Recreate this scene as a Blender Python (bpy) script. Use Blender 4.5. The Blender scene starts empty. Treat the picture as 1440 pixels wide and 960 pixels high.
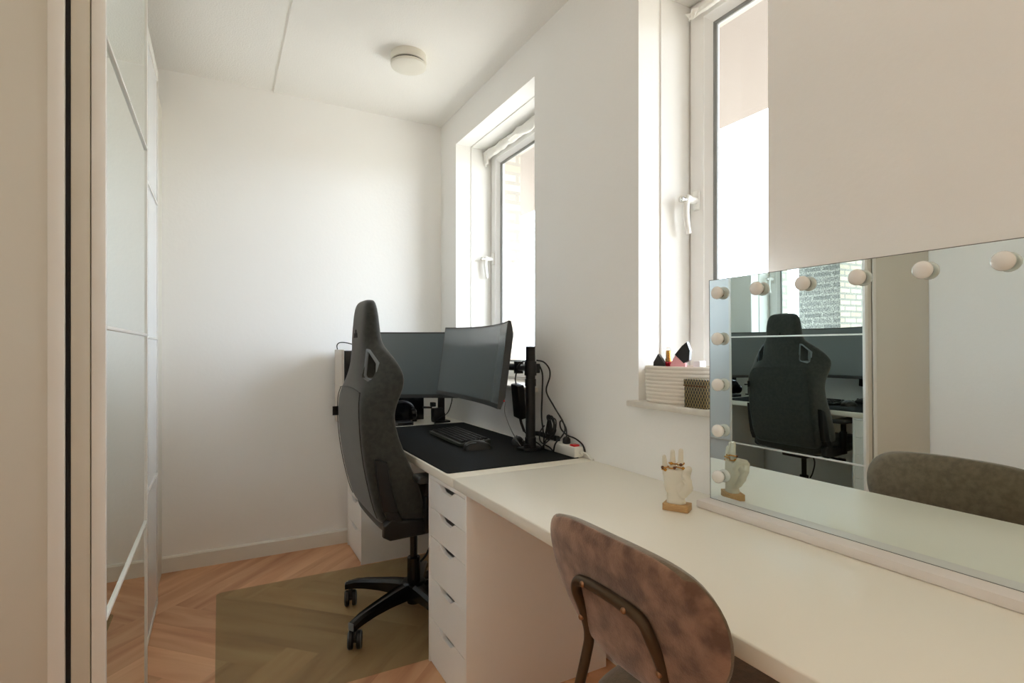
import bpy, bmesh, math, random
from mathutils import Vector, Matrix, noise
PI = math.pi
R = math.radians
sc = bpy.context.scene
COL = sc.collection
random.seed(7)

# ------------------------------------------------------------------ materials
def lin(c):
    out = []
    for v in c[:3]:
        v = v / 255.0
        out.append(v / 12.92 if v <= 0.04045 else ((v + 0.055) / 1.055) ** 2.4)
    return (*out, 1.0)

def mat(name, rgb, rough=0.5, metal=0.0, spec=0.5, sheen=0.0, coat=0.0, bump=None, mottle=None, trans=0.0, ior=1.45):
    m = bpy.data.materials.new(name)
    m.use_nodes = True
    nt = m.node_tree
    b = nt.nodes['Principled BSDF']
    b.inputs['Base Color'].default_value = lin(rgb)
    b.inputs['Roughness'].default_value = rough
    b.inputs['Metallic'].default_value = metal
    b.inputs['Specular IOR Level'].default_value = spec
    b.inputs['Sheen Weight'].default_value = sheen
    b.inputs['Coat Weight'].default_value = coat
    b.inputs['Transmission Weight'].default_value = trans
    b.inputs['IOR'].default_value = ior
    tc = None
    if bump or mottle:
        tc = nt.nodes.new('ShaderNodeTexCoord')
    if mottle:                       # (second colour, scale, detail, stretch)
        n = nt.nodes.new('ShaderNodeTexNoise')
        n.inputs['Scale'].default_value = mottle[1]
        n.inputs['Detail'].default_value = mottle[2]
        mp = nt.nodes.new('ShaderNodeMapping')
        if len(mottle) > 3:
            mp.inputs['Scale'].default_value = mottle[3]
        nt.links.new(tc.outputs['Object'], mp.inputs['Vector'])
        nt.links.new(mp.outputs['Vector'], n.inputs['Vector'])
        r = nt.nodes.new('ShaderNodeValToRGB')
        r.color_ramp.elements[0].position = 0.36
        r.color_ramp.elements[0].color = lin(rgb)
        r.color_ramp.elements[1].position = 0.64
        r.color_ramp.elements[1].color = lin(mottle[0])
        nt.links.new(n.outputs['Fac'], r.inputs['Fac'])
        nt.links.new(r.outputs['Color'], b.inputs['Base Color'])
    if bump:                         # (scale, strength, distance)
        n2 = nt.nodes.new('ShaderNodeTexNoise')
        n2.inputs['Scale'].default_value = bump[0]
        n2.inputs['Detail'].default_value = 4
        nt.links.new(tc.outputs['Object'], n2.inputs['Vector'])
        bp = nt.nodes.new('ShaderNodeBump')
        bp.inputs['Strength'].default_value = bump[1]
        bp.inputs['Distance'].default_value = bump[2]
        nt.links.new(n2.outputs['Fac'], bp.inputs['Height'])
        nt.links.new(bp.outputs['Normal'], b.inputs['Normal'])
    return m

M = {}
M['wall'] = mat('wall paint', (247, 246, 243), 0.75, spec=0.25, bump=(60, 0.06, 0.01))
M['ceiling'] = mat('ceiling plaster', (247, 245, 240), 0.85, spec=0.2, bump=(140, 0.35, 0.006))
M['white_frame'] = mat('white window plastic', (242, 241, 239), 0.35, bump=(8, 0.02, 0.01))
M['sill'] = mat('sill stone', (226, 221, 211), 0.35, bump=(40, 0.03, 0.004), mottle=((218, 212, 202), 30, 3))
M['skirting'] = mat('skirting paint', (228, 225, 216), 0.45, bump=(30, 0.03, 0.004))
M['gasket'] = mat('grey rubber gasket', (128, 128, 125), 0.6, bump=(80, 0.1, 0.002))
M['black_rubber'] = mat('black rubber', (14, 14, 14), 0.7, bump=(80, 0.1, 0.002))
M['white_metal'] = mat('white coated metal', (238, 237, 233), 0.3, bump=(50, 0.02, 0.002))
M['steel'] = mat('polished steel', (200, 198, 192), 0.22, metal=1.0, bump=(90, 0.02, 0.001))
M['wardrobe'] = mat('white foil board', (206, 201, 188), 0.4, bump=(40, 0.02, 0.003))
M['door_frame'] = mat('white lacquered aluminium', (228, 226, 220), 0.3, bump=(40, 0.02, 0.002))
M['white_glass'] = mat('white lacquered glass', (230, 233, 235), 0.12, spec=0.6, bump=(3, 0.01, 0.01))
M['desk'] = mat('cream white desk foil', (242, 238, 226), 0.38, spec=0.45, bump=(160, 0.03, 0.001))
M['drawer'] = mat('white drawer paint', (249, 248, 245), 0.4, bump=(50, 0.02, 0.002))
M['black_plastic'] = mat('black plastic', (20, 20, 21), 0.42, bump=(200, 0.06, 0.001))
M['black_gloss'] = mat('smooth black plastic', (16, 17, 18), 0.22, bump=(60, 0.02, 0.001))
M['grey_plastic'] = mat('blue grey plastic', (120, 128, 134), 0.35, bump=(120, 0.04, 0.001))
M['dark_grey'] = mat('dark grey plastic', (52, 53, 54), 0.45, bump=(120, 0.05, 0.001))
M['chair_fabric'] = mat('charcoal chair fabric', (50, 52, 49), 0.9, spec=0.2, sheen=0.35, bump=(420, 0.5, 0.002), mottle=((61, 62, 58), 55, 6))
M['chair_side'] = mat('charcoal chair fabric weave', (46, 46, 43), 0.92, spec=0.2, sheen=0.25, bump=(420, 0.5, 0.002), mottle=((56, 55, 51), 70, 6))
M['tag_black'] = mat('black woven tag', (12, 12, 12), 0.8, bump=(300, 0.2, 0.001))
M['screen'] = mat('dark matte screen', (99, 108, 110), 0.20, spec=1.0, bump=(600, 0.015, 0.0005))  # dark screen; base colour lifted to stand in for reflected haze
M['mat_black'] = mat('black desk mat cloth', (19, 22, 23), 0.85, spec=0.25, bump=(900, 0.3, 0.0005))
M['key'] = mat('black keycap', (22, 23, 22), 0.5, bump=(300, 0.08, 0.0006))
M['key_base'] = mat('grey green keyboard plate', (70, 76, 70), 0.4, metal=0.3, bump=(200, 0.05, 0.0005))
M['mouse'] = mat('black mouse shell', (28, 28, 26), 0.4, bump=(300, 0.08, 0.0006))
M['white_plastic'] = mat('white plastic', (226, 224, 216), 0.4, bump=(80, 0.03, 0.001))
M['grey_cable'] = mat('pale grey cable', (150, 150, 148), 0.5, bump=(300, 0.05, 0.0005))
M['red'] = mat('red switch plastic', (196, 28, 34), 0.3, bump=(80, 0.02, 0.0005))
M['plaster'] = mat('ivory plaster', (226, 221, 206), 0.7, spec=0.25, bump=(150, 0.12, 0.001))
M['gold'] = mat('gold', (205, 150, 70), 0.22, metal=1.0, bump=(200, 0.03, 0.0004))
M['dark_stone'] = mat('brown stone', (96, 58, 34), 0.2, bump=(200, 0.03, 0.0004))
M['oak_block'] = mat('pale oak block', (200, 165, 118), 0.55, mottle=((184, 146, 100), 30, 4, (2, 14, 14)), bump=(60, 0.06, 0.001))
M['rope'] = mat('cotton rope', (232, 225, 214), 0.9, spec=0.15, bump=(260, 0.5, 0.002))
M['pink'] = mat('pink card', (222, 158, 160), 0.5, bump=(90, 0.04, 0.0006))
M['black_card'] = mat('black card', (28, 27, 27), 0.35, bump=(90, 0.04, 0.0006))
M['white_card'] = mat('white card', (232, 232, 232), 0.4, bump=(90, 0.04, 0.0006))
M['clear'] = mat('clear glass', (248, 250, 250), 0.03, trans=1.0, ior=1.45, bump=(10, 0.002, 0.0005))
M['red_glass'] = mat('red perfume glass', (170, 22, 44), 0.08, trans=0.35, ior=1.4, bump=(10, 0.002, 0.0005))
M['dark_red'] = mat('dark red plastic', (110, 34, 40), 0.3, bump=(60, 0.02, 0.0005))
M['beige_cap'] = mat('pale peach plastic', (222, 190, 160), 0.35, bump=(60, 0.02, 0.0005))
M['bulb'] = mat('milky bulb glass', (240, 238, 234), 0.22, spec=0.5, coat=0.3, bump=(20, 0.005, 0.0005))
M['chrome_socket'] = mat('silver socket', (205, 205, 200), 0.15, metal=1.0, bump=(60, 0.01, 0.0005))
M['mirror_base'] = mat('white glossy mirror base', (232, 226, 222), 0.45, bump=(40, 0.01, 0.001))
M['velvet_back'] = mat('brown worn velvet', (108, 79, 64), 0.85, spec=0.2, sheen=0.5, bump=(300, 0.4, 0.002), mottle=((156, 122, 100), 26, 14))
M['velvet_front'] = mat('grey brown ribbed velvet', (104, 91, 74), 0.85, spec=0.2, sheen=0.5, bump=(300, 0.4, 0.002), mottle=((122, 106, 86), 60, 8))
M['bronze'] = mat('dark bronze coated steel', (84, 68, 50), 0.42, metal=0.55, bump=(150, 0.05, 0.0006))
M['screw'] = mat('copper screw', (168, 130, 100), 0.35, metal=1.0, bump=(150, 0.05, 0.0004))
M['pc_white'] = mat('off white metal panel', (206, 196, 184), 0.5, bump=(60, 0.03, 0.0008))
M['lamp_white'] = mat('white lamp plastic', (232, 228, 216), 0.45, bump=(50, 0.02, 0.001))
M['crumple'] = mat('white thin fabric', (240, 238, 232), 0.8, spec=0.2, bump=(30, 0.5, 0.01))
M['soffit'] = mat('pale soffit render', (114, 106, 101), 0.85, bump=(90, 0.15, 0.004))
M['rail'] = mat('grey white railing paint', (212, 214, 214), 0.45, bump=(60, 0.03, 0.001))

def mirror_mat(name, tint):
    m = mat(name, (255, 255, 255), 0.0, metal=1.0, bump=(1, 0.0, 0.0))
    m.node_tree.nodes['Principled BSDF'].inputs['Base Color'].default_value = tint
    return m
M['mirror'] = mirror_mat('silvered mirror', (0.79, 0.875, 0.875, 1))
M['wardrobe_mirror'] = mirror_mat('wardrobe mirror', (0.83, 0.905, 0.885, 1))

def glass_pane():
    m = bpy.data.materials.new('window glass')
    m.use_nodes = True
    nt = m.node_tree
    nt.nodes.clear()
    out = nt.nodes.new('ShaderNodeOutputMaterial')
    mix = nt.nodes.new('ShaderNodeMixShader')
    fr = nt.nodes.new('ShaderNodeFresnel'); fr.inputs['IOR'].default_value = 1.45
    tr = nt.nodes.new('ShaderNodeBsdfTransparent'); tr.inputs['Color'].default_value = (0.97, 0.985, 0.98, 1)
    gl = nt.nodes.new('ShaderNodeBsdfGlossy'); gl.inputs['Roughness'].default_value = 0.0
    ge = nt.nodes.new('ShaderNodeNewGeometry')
    mr = nt.nodes.new('ShaderNodeMapRange'); mr.inputs['To Min'].default_value = 1.45; mr.inputs['To Max'].default_value = 1 / 1.45
    nt.links.new(ge.outputs['Backfacing'], mr.inputs['Value']); nt.links.new(mr.outputs[0], fr.inputs['IOR'])
    nt.links.new(fr.outputs[0], mix.inputs[0]); nt.links.new(tr.outputs[0], mix.inputs[1]); nt.links.new(gl.outputs[0], mix.inputs[2])
    nt.links.new(mix.outputs[0], out.inputs[0])
    return m
M['pane'] = glass_pane()

def film():
    """translucent grey-green vinyl"""
    m = bpy.data.materials.new('clear vinyl')
    m.use_nodes = True
    nt = m.node_tree
    b = nt.nodes['Principled BSDF']
    b.inputs['Base Color'].default_value = lin((168, 154, 124))
    b.inputs['Roughness'].default_value = 0.32
    tr = nt.nodes.new('ShaderNodeBsdfTransparent'); tr.inputs['Color'].default_value = (0.93, 0.955, 0.90, 1)
    mix = nt.nodes.new('ShaderNodeMixShader'); mix.inputs[0].default_value = 0.17
    nt.links.new(tr.outputs[0], mix.inputs[1]); nt.links.new(b.outputs[0], mix.inputs[2])
    nt.links.new(mix.outputs[0], nt.nodes['Material Output'].inputs[0])
    return m
M['vinyl'] = film()

def wood_floor():
    m = bpy.data.materials.new('oak plank floor')
    m.use_nodes = True
    nt = m.node_tree; L = nt.links
    b = nt.nodes['Principled BSDF']
    uv = nt.nodes.new('ShaderNodeUVMap'); uv.uv_map = 'UVMap'
    at = nt.nodes.new('ShaderNodeAttribute'); at.attribute_name = 'plank'
    mp = nt.nodes.new('ShaderNodeMapping'); mp.inputs['Scale'].default_value = (1.6, 11, 1)
    L.new(uv.outputs[0], mp.inputs['Vector'])
    n = nt.nodes.new('ShaderNodeTexNoise'); n.inputs['Scale'].default_value = 1.0; n.inputs['Detail'].default_value = 7; n.inputs['Distortion'].default_value = 0.6
    L.new(mp.outputs[0], n.inputs['Vector'])
    r = nt.nodes.new('ShaderNodeValToRGB')
    r.color_ramp.elements[0].position = 0.30; r.color_ramp.elements[0].color = lin((188, 133, 98))
    r.color_ramp.elements[1].position = 0.68; r.color_ramp.elements[1].color = lin((226, 180, 140))
    e = r.color_ramp.elements.new(0.5); e.color = lin((212, 160, 121))
    L.new(n.outputs['Fac'], r.inputs['Fac'])
    hsv = nt.nodes.new('ShaderNodeHueSaturation')
    mr = nt.nodes.new('ShaderNodeMapRange'); mr.inputs['To Min'].default_value = 0.84; mr.inputs['To Max'].default_value = 1.12
    L.new(at.outputs['Fac'], mr.inputs['Value']); L.new(mr.outputs[0], hsv.inputs['Value']); L.new(r.outputs['Color'], hsv.inputs['Color'])
    L.new(hsv.outputs['Color'], b.inputs['Base Color'])
    b.inputs['Roughness'].default_value = 0.45
    bp = nt.nodes.new('ShaderNodeBump'); bp.inputs['Strength'].default_value = 0.08; bp.inputs['Distance'].default_value = 0.003
    L.new(n.outputs['Fac'], bp.inputs['Height']); L.new(bp.outputs[0], b.inputs['Normal'])
    return m
M['floor'] = wood_floor()

def brick(name, c1, c2, mortar, scale, rot=(0, 0, 0), blot=0.0):
    m = bpy.data.materials.new(name)
    m.use_nodes = True
    nt = m.node_tree; L = nt.links
    b = nt.nodes['Principled BSDF']; b.inputs['Roughness'].default_value = 0.9
    tc = nt.nodes.new('ShaderNodeTexCoord')
    sp = nt.nodes.new('ShaderNodeSeparateXYZ'); L.new(tc.outputs['Object'], sp.inputs[0])
    ad = nt.nodes.new('ShaderNodeMath'); L.new(sp.outputs[0], ad.inputs[0]); L.new(sp.outputs[1], ad.inputs[1])
    mp = nt.nodes.new('ShaderNodeCombineXYZ'); L.new(ad.outputs[0], mp.inputs[0]); L.new(sp.outputs[2], mp.inputs[1])
    t = nt.nodes.new('ShaderNodeTexBrick')
    t.inputs['Color1'].default_value = lin(c1); t.inputs['Color2'].default_value = lin(c2); t.inputs['Mortar'].default_value = lin(mortar)
    t.inputs['Scale'].default_value = scale; t.inputs['Mortar Size'].default_value = 0.012
    t.inputs['Brick Width'].default_value = 0.21; t.inputs['Row Height'].default_value = 0.062
    L.new(mp.outputs[0], t.inputs['Vector'])
    src = t.outputs['Color']
    if blot:
        n = nt.nodes.new('ShaderNodeTexNoise'); n.inputs['Scale'].default_value = 75; n.inputs['Detail'].default_value = 9
        L.new(tc.outputs['Object'], n.inputs['Vector'])
        r = nt.nodes.new('ShaderNodeValToRGB')
        r.color_ramp.elements[0].position = 0.42; r.color_ramp.elements[0].color = (0, 0, 0, 1)
        r.color_ramp.elements[1].position = 0.60; r.color_ramp.elements[1].color = (blot, blot, blot, 1)
        L.new(n.outputs['Fac'], r.inputs['Fac'])
        mx = nt.nodes.new('ShaderNodeMixRGB'); mx.inputs[2].default_value = lin((52, 50, 50))
        L.new(r.outputs['Color'], mx.inputs[0]); L.new(src, mx.inputs[1])
        src = mx.outputs[0]
    L.new(src, b.inputs['Base Color'])
    bp = nt.nodes.new('ShaderNodeBump'); bp.inputs['Strength'].default_value = 0.4; bp.inputs['Distance'].default_value = 0.006; bp.invert = True
    L.new(t.outputs['Fac'], bp.inputs['Height']); L.new(bp.outputs[0], b.inputs['Normal'])
    return m
M['brick_cream'] = brick('cream brick', (190, 178, 162), (172, 158, 142), (150, 144, 136), 1.0, rot=(R(90), 0, 0))
M['brick_grey'] = brick('mottled grey brick', (132, 129, 126), (104, 103, 101), (150, 147, 142), 1.0, rot=(R(90), 0, R(90)), blot=0.8)  # grey brick with dark noise blots mixed in

def weave():
    m = bpy.data.materials.new('black and gold lattice')
    m.use_nodes = True
    nt = m.node_tree; L = nt.links
    b = nt.nodes['Principled BSDF']; b.inputs['Roughness'].default_value = 0.4
    uv = nt.nodes.new('ShaderNodeTexCoord')
    sx = nt.nodes.new('ShaderNodeSeparateXYZ'); L.new(uv.outputs['Object'], sx.inputs[0])
    def mth(op, a, bb=None):
        n = nt.nodes.new('ShaderNodeMath'); n.operation = op
        for i, v in enumerate((a, bb)):
            if v is None: continue
            if isinstance(v, (int, float)): n.inputs[i].default_value = v
            else: L.new(v, n.inputs[i])
        return n.outputs[0]
    h = mth('SUBTRACT', sx.outputs[0], sx.outputs[1])
    hz = mth('MULTIPLY', sx.outputs[2], 0.55)
    p = mth('ABSOLUTE', mth('SINE', mth('MULTIPLY', mth('ADD', h, hz), 300)))
    q = mth('ABSOLUTE', mth('SINE', mth('MULTIPLY', mth('SUBTRACT', h, hz), 300)))
    mn = mth('MINIMUM', p, q)
    lt = mth('LESS_THAN', mn, 0.26)
    mx = nt.nodes.new('ShaderNodeMixRGB'); mx.inputs[1].default_value = lin((44, 39, 28)); mx.inputs[2].default_value = lin((168, 146, 92))
    L.new(lt, mx.inputs[0]); L.new(mx.outputs[0], b.inputs['Base Color'])
    return m
M['weave'] = weave()

# ------------------------------------------------------------------ mesh helpers
def new():
    return bmesh.new()

def box(bm, x0, x1, y0, y1, z0, z1, bev=0.0, seg=2, mtx=None):
    vs = [bm.verts.new((x, y, z)) for x in (x0, x1) for y in (y0, y1) for z in (z0, z1)]
    f = [(0, 1, 3, 2), (4, 6, 7, 5), (0, 4, 5, 1), (2, 3, 7, 6), (0, 2, 6, 4), (1, 5, 7, 3)]
    fs = [bm.faces.new([vs[i] for i in q]) for q in f]
    geo = vs
    if bev > 0:
        es = list({e for q in fs for e in q.edges})
        r = bmesh.ops.bevel(bm, geom=es, offset=bev, segments=seg, profile=0.5, affect='EDGES', clamp_overlap=True)
        geo = list({v for q in r['faces'] for v in q.verts} | {v for v in vs if v.is_valid})
    if mtx is not None:
        bmesh.ops.transform(bm, matrix=mtx, verts=[v for v in geo if v.is_valid])
    return geo

def prism(bm, pts, axis, a, b, bev=0.0, seg=2):
    """extrude a 2-D polygon along an axis from a to b"""
    def P(p, t):
        if axis == 'x': return (t, p[0], p[1])
        if axis == 'y': return (p[0], t, p[1])
        return (p[0], p[1], t)
    va = [bm.verts.new(P(p, a)) for p in pts]
    vb = [bm.verts.new(P(p, b)) for p in pts]
    n = len(pts)
    fs = [bm.faces.new(va), bm.faces.new(vb[::-1])]
    for i in range(n):
        fs.append(bm.faces.new((va[i], vb[i], vb[(i + 1) % n], va[(i + 1) % n])))
    bmesh.ops.recalc_face_normals(bm, faces=fs)
    if bev > 0:
        es = list(set(fs[0].edges) | set(fs[1].edges))
        bmesh.ops.bevel(bm, geom=es, offset=bev, segments=seg, profile=0.5, affect='EDGES', clamp_overlap=True)

def lathe(bm, prof, origin=(0, 0, 0), axis='z', n=32, mtx=None):
    """revolve (radius, height) pairs"""
    rings = []
    for r, h in prof:
        ring = []
        for i in range(n):
            a = 2 * PI * i / n
            if axis == 'z': p = (r * math.cos(a), r * math.sin(a), h)
            elif axis == 'x': p = (h, r * math.cos(a), r * math.sin(a))
            else: p = (r * math.sin(a), h, r * math.cos(a))
            p = Vector(p)
            if mtx is not None: p = mtx @ p
            ring.append(bm.verts.new(p + Vector(origin)))
        rings.append(ring)
    fs = []
    for k in range(len(rings) - 1):
        for i in range(n):
            j = (i + 1) % n
            fs.append(bm.faces.new((rings[k][i], rings[k][j], rings[k + 1][j], rings[k + 1][i])))
    fs.append(bm.faces.new(rings[0][::-1])); fs.append(bm.faces.new(rings[-1]))
    bmesh.ops.recalc_face_normals(bm, faces=fs)

def smooth_path(pts, n=6):
    """Catmull-Rom through points"""
    P = [Vector(p) for p in pts]
    out = []
    for i in range(len(P) - 1):
        p0 = P[max(i - 1, 0)]; p1 = P[i]; p2 = P[i + 1]; p3 = P[min(i + 2, len(P) - 1)]
        for k in range(n):
            t = k / n
            out.append(0.5 * ((2 * p1) + (p2 - p0) * t + (2 * p0 - 5 * p1 + 4 * p2 - p3) * t * t + (3 * p1 - p0 - 3 * p2 + p3) * t ** 3))
    out.append(P[-1])
    return out

def tube(bm, pts, r, n=10, smooth=0, closed=False, sx=1.0, cap=True):
    P = smooth_path(pts, smooth) if smooth else [Vector(p) for p in pts]
    if closed: P = P[:-1] if (P[0] - P[-1]).length < 1e-6 else P
    m = len(P)
    rad = r if callable(r) else (lambda t: r)
    up = None
    rings = []
    for i in range(m):
        if closed: d = P[(i + 1) % m] - P[i - 1]
        else: d = P[min(i + 1, m - 1)] - P[max(i - 1, 0)]
        d.normalize()
        if up is None:
            up = Vector((0, 0, 1)) if abs(d.z) < 0.9 else Vector((1, 0, 0))
        s = d.cross(up)
        if s.length < 1e-5: s = d.orthogonal()
        s.normalize()
        up = s.cross(d).normalized()
        rr = rad(i / max(m - 1, 1))
        rings.append([bm.verts.new(P[i] + (s * math.cos(2 * PI * k / n) * sx + up * math.sin(2 * PI * k / n)) * rr) for k in range(n)])
    fs = []
    for i in range(m if closed else m - 1):
        a = rings[i]; b = rings[(i + 1) % m]
        for k in range(n):
            fs.append(bm.faces.new((a[k], a[(k + 1) % n], b[(k + 1) % n], b[k])))
    if not closed and cap:
        fs.append(bm.faces.new(rings[0][::-1])); fs.append(bm.faces.new(rings[-1]))
    bmesh.ops.recalc_face_normals(bm, faces=fs)

def ball(bm, c, rx, ry=None, rz=None, seg=16, mtx=None):
    ry = rx if ry is None else ry; rz = rx if rz is None else rz
    m = Matrix.Translation(c)
    if mtx is not None: m = m @ mtx
    m = m @ Matrix.Diagonal((rx, ry, rz, 1))
    bmesh.ops.create_uvsphere(bm, u_segments=seg, v_segments=max(6, seg // 2 + 2), radius=1, matrix=m)

def loft(bm, rings, closed=True, caps=True):
    V = [[bm.verts.new(p) for p in r] for r in rings]
    fs = []
    n = len(V[0])
    for a, b in zip(V, V[1:]):
        for i in range(n if closed else n - 1):
            j = (i + 1) % n
            fs.append(bm.faces.new((a[i], a[j], b[j], b[i])))
    if caps and closed:
        fs.append(bm.faces.new(V[0][::-1])); fs.append(bm.faces.new(V[-1]))
    bmesh.ops.recalc_face_normals(bm, faces=fs)

def finish(name, bm, m, parent=None, smooth=30, off=None):
    if off is None and parent is not None:
        off = parent.get('_off')
    if off is not None:
        bmesh.ops.transform(bm, matrix=Matrix.Translation((-off[0], -off[1], -off[2])), verts=bm.verts)
    bmesh.ops.recalc_face_normals(bm, faces=bm.faces)
    me = bpy.data.meshes.new(name)
    bm.to_mesh(me); bm.free()
    o = bpy.data.objects.new(name, me)
    COL.objects.link(o)
    for q in (m if isinstance(m, (list, tuple)) else [m]):
        me.materials.append(q)
    if smooth:
        for p in me.polygons: p.use_smooth = True
        if smooth < 180: me.set_sharp_from_angle(angle=R(smooth))
    if parent is not None:
        o.parent = parent
        if parent.get('_off') is not None: o['_off'] = parent['_off']
    return o

def thing(name, label, cat, loc=(0, 0, 0), rotz=0.0, group=None, world=True):
    """Empty at the thing's base; with world=True its parts are modelled in room coordinates"""
    o = bpy.data.objects.new(name, None)
    COL.objects.link(o)
    o.empty_display_size = 0.05
    o.location = loc; o.rotation_euler = (0, 0, rotz)
    o['label'] = label; o['category'] = cat
    if group: o['group'] = group
    if world: o['_off'] = list(loc)
    return o

def tag(o, label, cat, group=None):
    o['label'] = label; o['category'] = cat
    if group: o['group'] = group
    return o

def single(name, bm, m, label, cat, base, group=None, smooth=30):
    """a thing that is one mesh, its origin at its base"""
    o = finish(name, bm, m, None, smooth, off=base)
    o.location = base
    return tag(o, label, cat, group)

def struct(name, bm, m, smooth=0):
    o = finish(name, bm, m, None, smooth)
    o['kind'] = 'structure'
    return o

def apply_mods(o):
    dg = bpy.context.evaluated_depsgraph_get()
    dg.update()
    me = bpy.data.meshes.new_from_object(o.evaluated_get(dg))
    old = o.data
    o.modifiers.clear()
    o.data = me
    me.name = o.name
    bpy.data.meshes.remove(old)
    for p in o.data.polygons: p.use_smooth = True

def copy_tree(o, parent=None):
    c = o.copy(); COL.objects.link(c)
    if parent is not None: c.parent = parent
    for ch in list(o.children): copy_tree(ch, c)
    return c

# ------------------------------------------------------------------ room dimensions
XW = 1.288          # window wall
XF = 1.525          # window frame plane
YB = 3.345          # back wall
ZC = 2.63           # ceiling
XL = -0.80          # wall behind the wardrobe
YN = -1.15          # wall behind the camera
W1 = (2.147, 3.092) # far window
W2 = (0.936, 1.441) # near window
ZS, ZT = 0.99, 2.435
T = 0.734           # desk height

# floor: herringbone planks
def build_floor():
    bm = new()
    uvl = bm.loops.layers.uv.new('UVMap')
    cl = bm.faces.layers.float.new('plank')
    w, l = 0.145, 0.87
    rng = random.Random(3)
    c = math.sqrt(0.5)
    def rot(p):
        return ((p[0] + p[1]) * c - 0.176 - w * c, 2.889 - w * c - (p[0] - p[1]) * c)
    n = 6
    def quad(x0, y0, x1, y1, along):
        pts = [(x0, y0), (x1, y0), (x1, y1), (x0, y1)]
        q = [rot(p) for p in pts]
        if max(a[0] for a in q) < XL or min(a[0] for a in q) > XW or max(a[1] for a in q) < YN or min(a[1] for a in q) > YB: return
        g = 0.0006
        vs = [bm.verts.new((*a, 0)) for a in q]
        f = bm.faces.new(vs)
        f[cl] = rng.random()
        ou, ov = rng.random() * 40, rng.random() * 40
        for lp, p in zip(f.loops, pts):
            if along == 'x': lp[uvl].uv = (p[0] - x0 + ou, p[1] - y0 + ov)
            else: lp[uvl].uv = (p[1] - y0 + ou, p[0] - x0 + ov)
    K = int(l / w)
    for i in range(-40, 41):
        for j in range(-8, 9):
            bx = i * w + j * l
            by = i * w - j * l
            quad(bx, by, bx + l, by + w, 'x')
            quad(bx, by + w, bx + w, by + w + l, 'y')
    for co, no in (((XL, 0, 0), (-1, 0, 0)), ((XW + 0.01, 0, 0), (1, 0, 0)), ((0, YN, 0), (0, -1, 0)), ((0, YB + 0.01, 0), (0, 1, 0))):
        bmesh.ops.bisect_plane(bm, geom=bm.verts[:] + bm.edges[:] + bm.faces[:], plane_co=co, plane_no=no, clear_outer=True)
    for f in bm.faces:
        if f.normal.z < 0: f.normal_flip()
    o = finish('floor', bm, M['floor'], None, 0)
    for p in o.data.polygons:
        if p.normal.z < 0: p.flip()
    o['kind'] = 'structure'
build_floor()

bm = new()                                   # ceiling: two slabs with a joint between
box(bm, XL, 0.258, YN, YB, ZC, ZC + 0.1)
box(bm, 0.272, XW, YN, YB, ZC, ZC + 0.1)
box(bm, 0.258, 0.272, YN, YB, ZC + 0.008, ZC + 0.1)
struct('ceiling', bm, M['ceiling'])

bm = new()                                   # window wall with its two openings
XO = 1.60
box(bm, XW, XO, YN, W2[0], 0, ZC)
box(bm, XW, XO, W2[1], W1[0], 0, ZC)
box(bm, XW, XO, W1[1], YB + 0.1, 0, ZC)
for w in (W1, W2):
    box(bm, XW, XO, w[0], w[1], 0, ZS - 0.02)
    box(bm, XW, XO, w[0], w[1], ZT, ZC)
struct('wall_right', bm, M['wall'])
bm = new(); box(bm, XL - 0.1, XW, YB, YB + 0.1, 0, ZC + 0.1); struct('wall_back', bm, M['wall'])
bm = new(); box(bm, XL - 0.1, XL, YN, YB, 0, ZC); struct('wall_left', bm, M['wall'])
HX0, HX1, HZ, HY0 = -0.62, 1.10, 2.35, -2.9     # wide doorway behind the camera into an unseen hall, opened up for fill light
bm = new()
box(bm, XL - 0.1, HX0, YN - 0.1, YN, 0, ZC + 0.1); box(bm, HX1, XW + 0.3, YN - 0.1, YN, 0, ZC + 0.1); box(bm, HX0, HX1, YN - 0.1, YN, HZ, ZC + 0.1)
struct('wall_front', bm, M['wall'])
bm = new(); box(bm, XL - 0.1, XL, HY0, YN - 0.1, 0, ZC + 0.1); struct('wall_hall_left', bm, M['wall'])
bm = new(); box(bm, XW, XW + 0.1, HY0, YN - 0.1, 0, ZC + 0.1); struct('wall_hall_right', bm, M['wall'])
bm = new(); box(bm, XL - 0.1, XW + 0.1, HY0 - 0.1, HY0, 0, ZC + 0.1); struct('wall_hall_end', bm, M['wall'])
bm = new(); box(bm, XL, XW, HY0, YN - 0.1, ZC, ZC + 0.1); struct('ceiling_hall', bm, M['ceiling'])
bm = new(); box(bm, XL, XW, HY0, YN, -0.05, 0.0); struct('floor_hall', bm, mat('hall floor oak', (176, 128, 92), 0.45, mottle=((150, 104, 72), 6, 6, (2, 12, 1))))
bm = new()
prism(bm, [(YB, 0), (YB - 0.016, 0), (YB - 0.016, 0.074), (YB - 0.010, 0.082), (YB, 0.082)], 'x', -0.262, XW)
struct('baseboard_back', bm, M['skirting'])
bm = new()                                   # filler board between wardrobe and back wall
box(bm, -0.32, -0.262, 2.925, YB, 0, 2.42, 0.001)
struct('trim_1', bm, M['wardrobe'])

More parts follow.
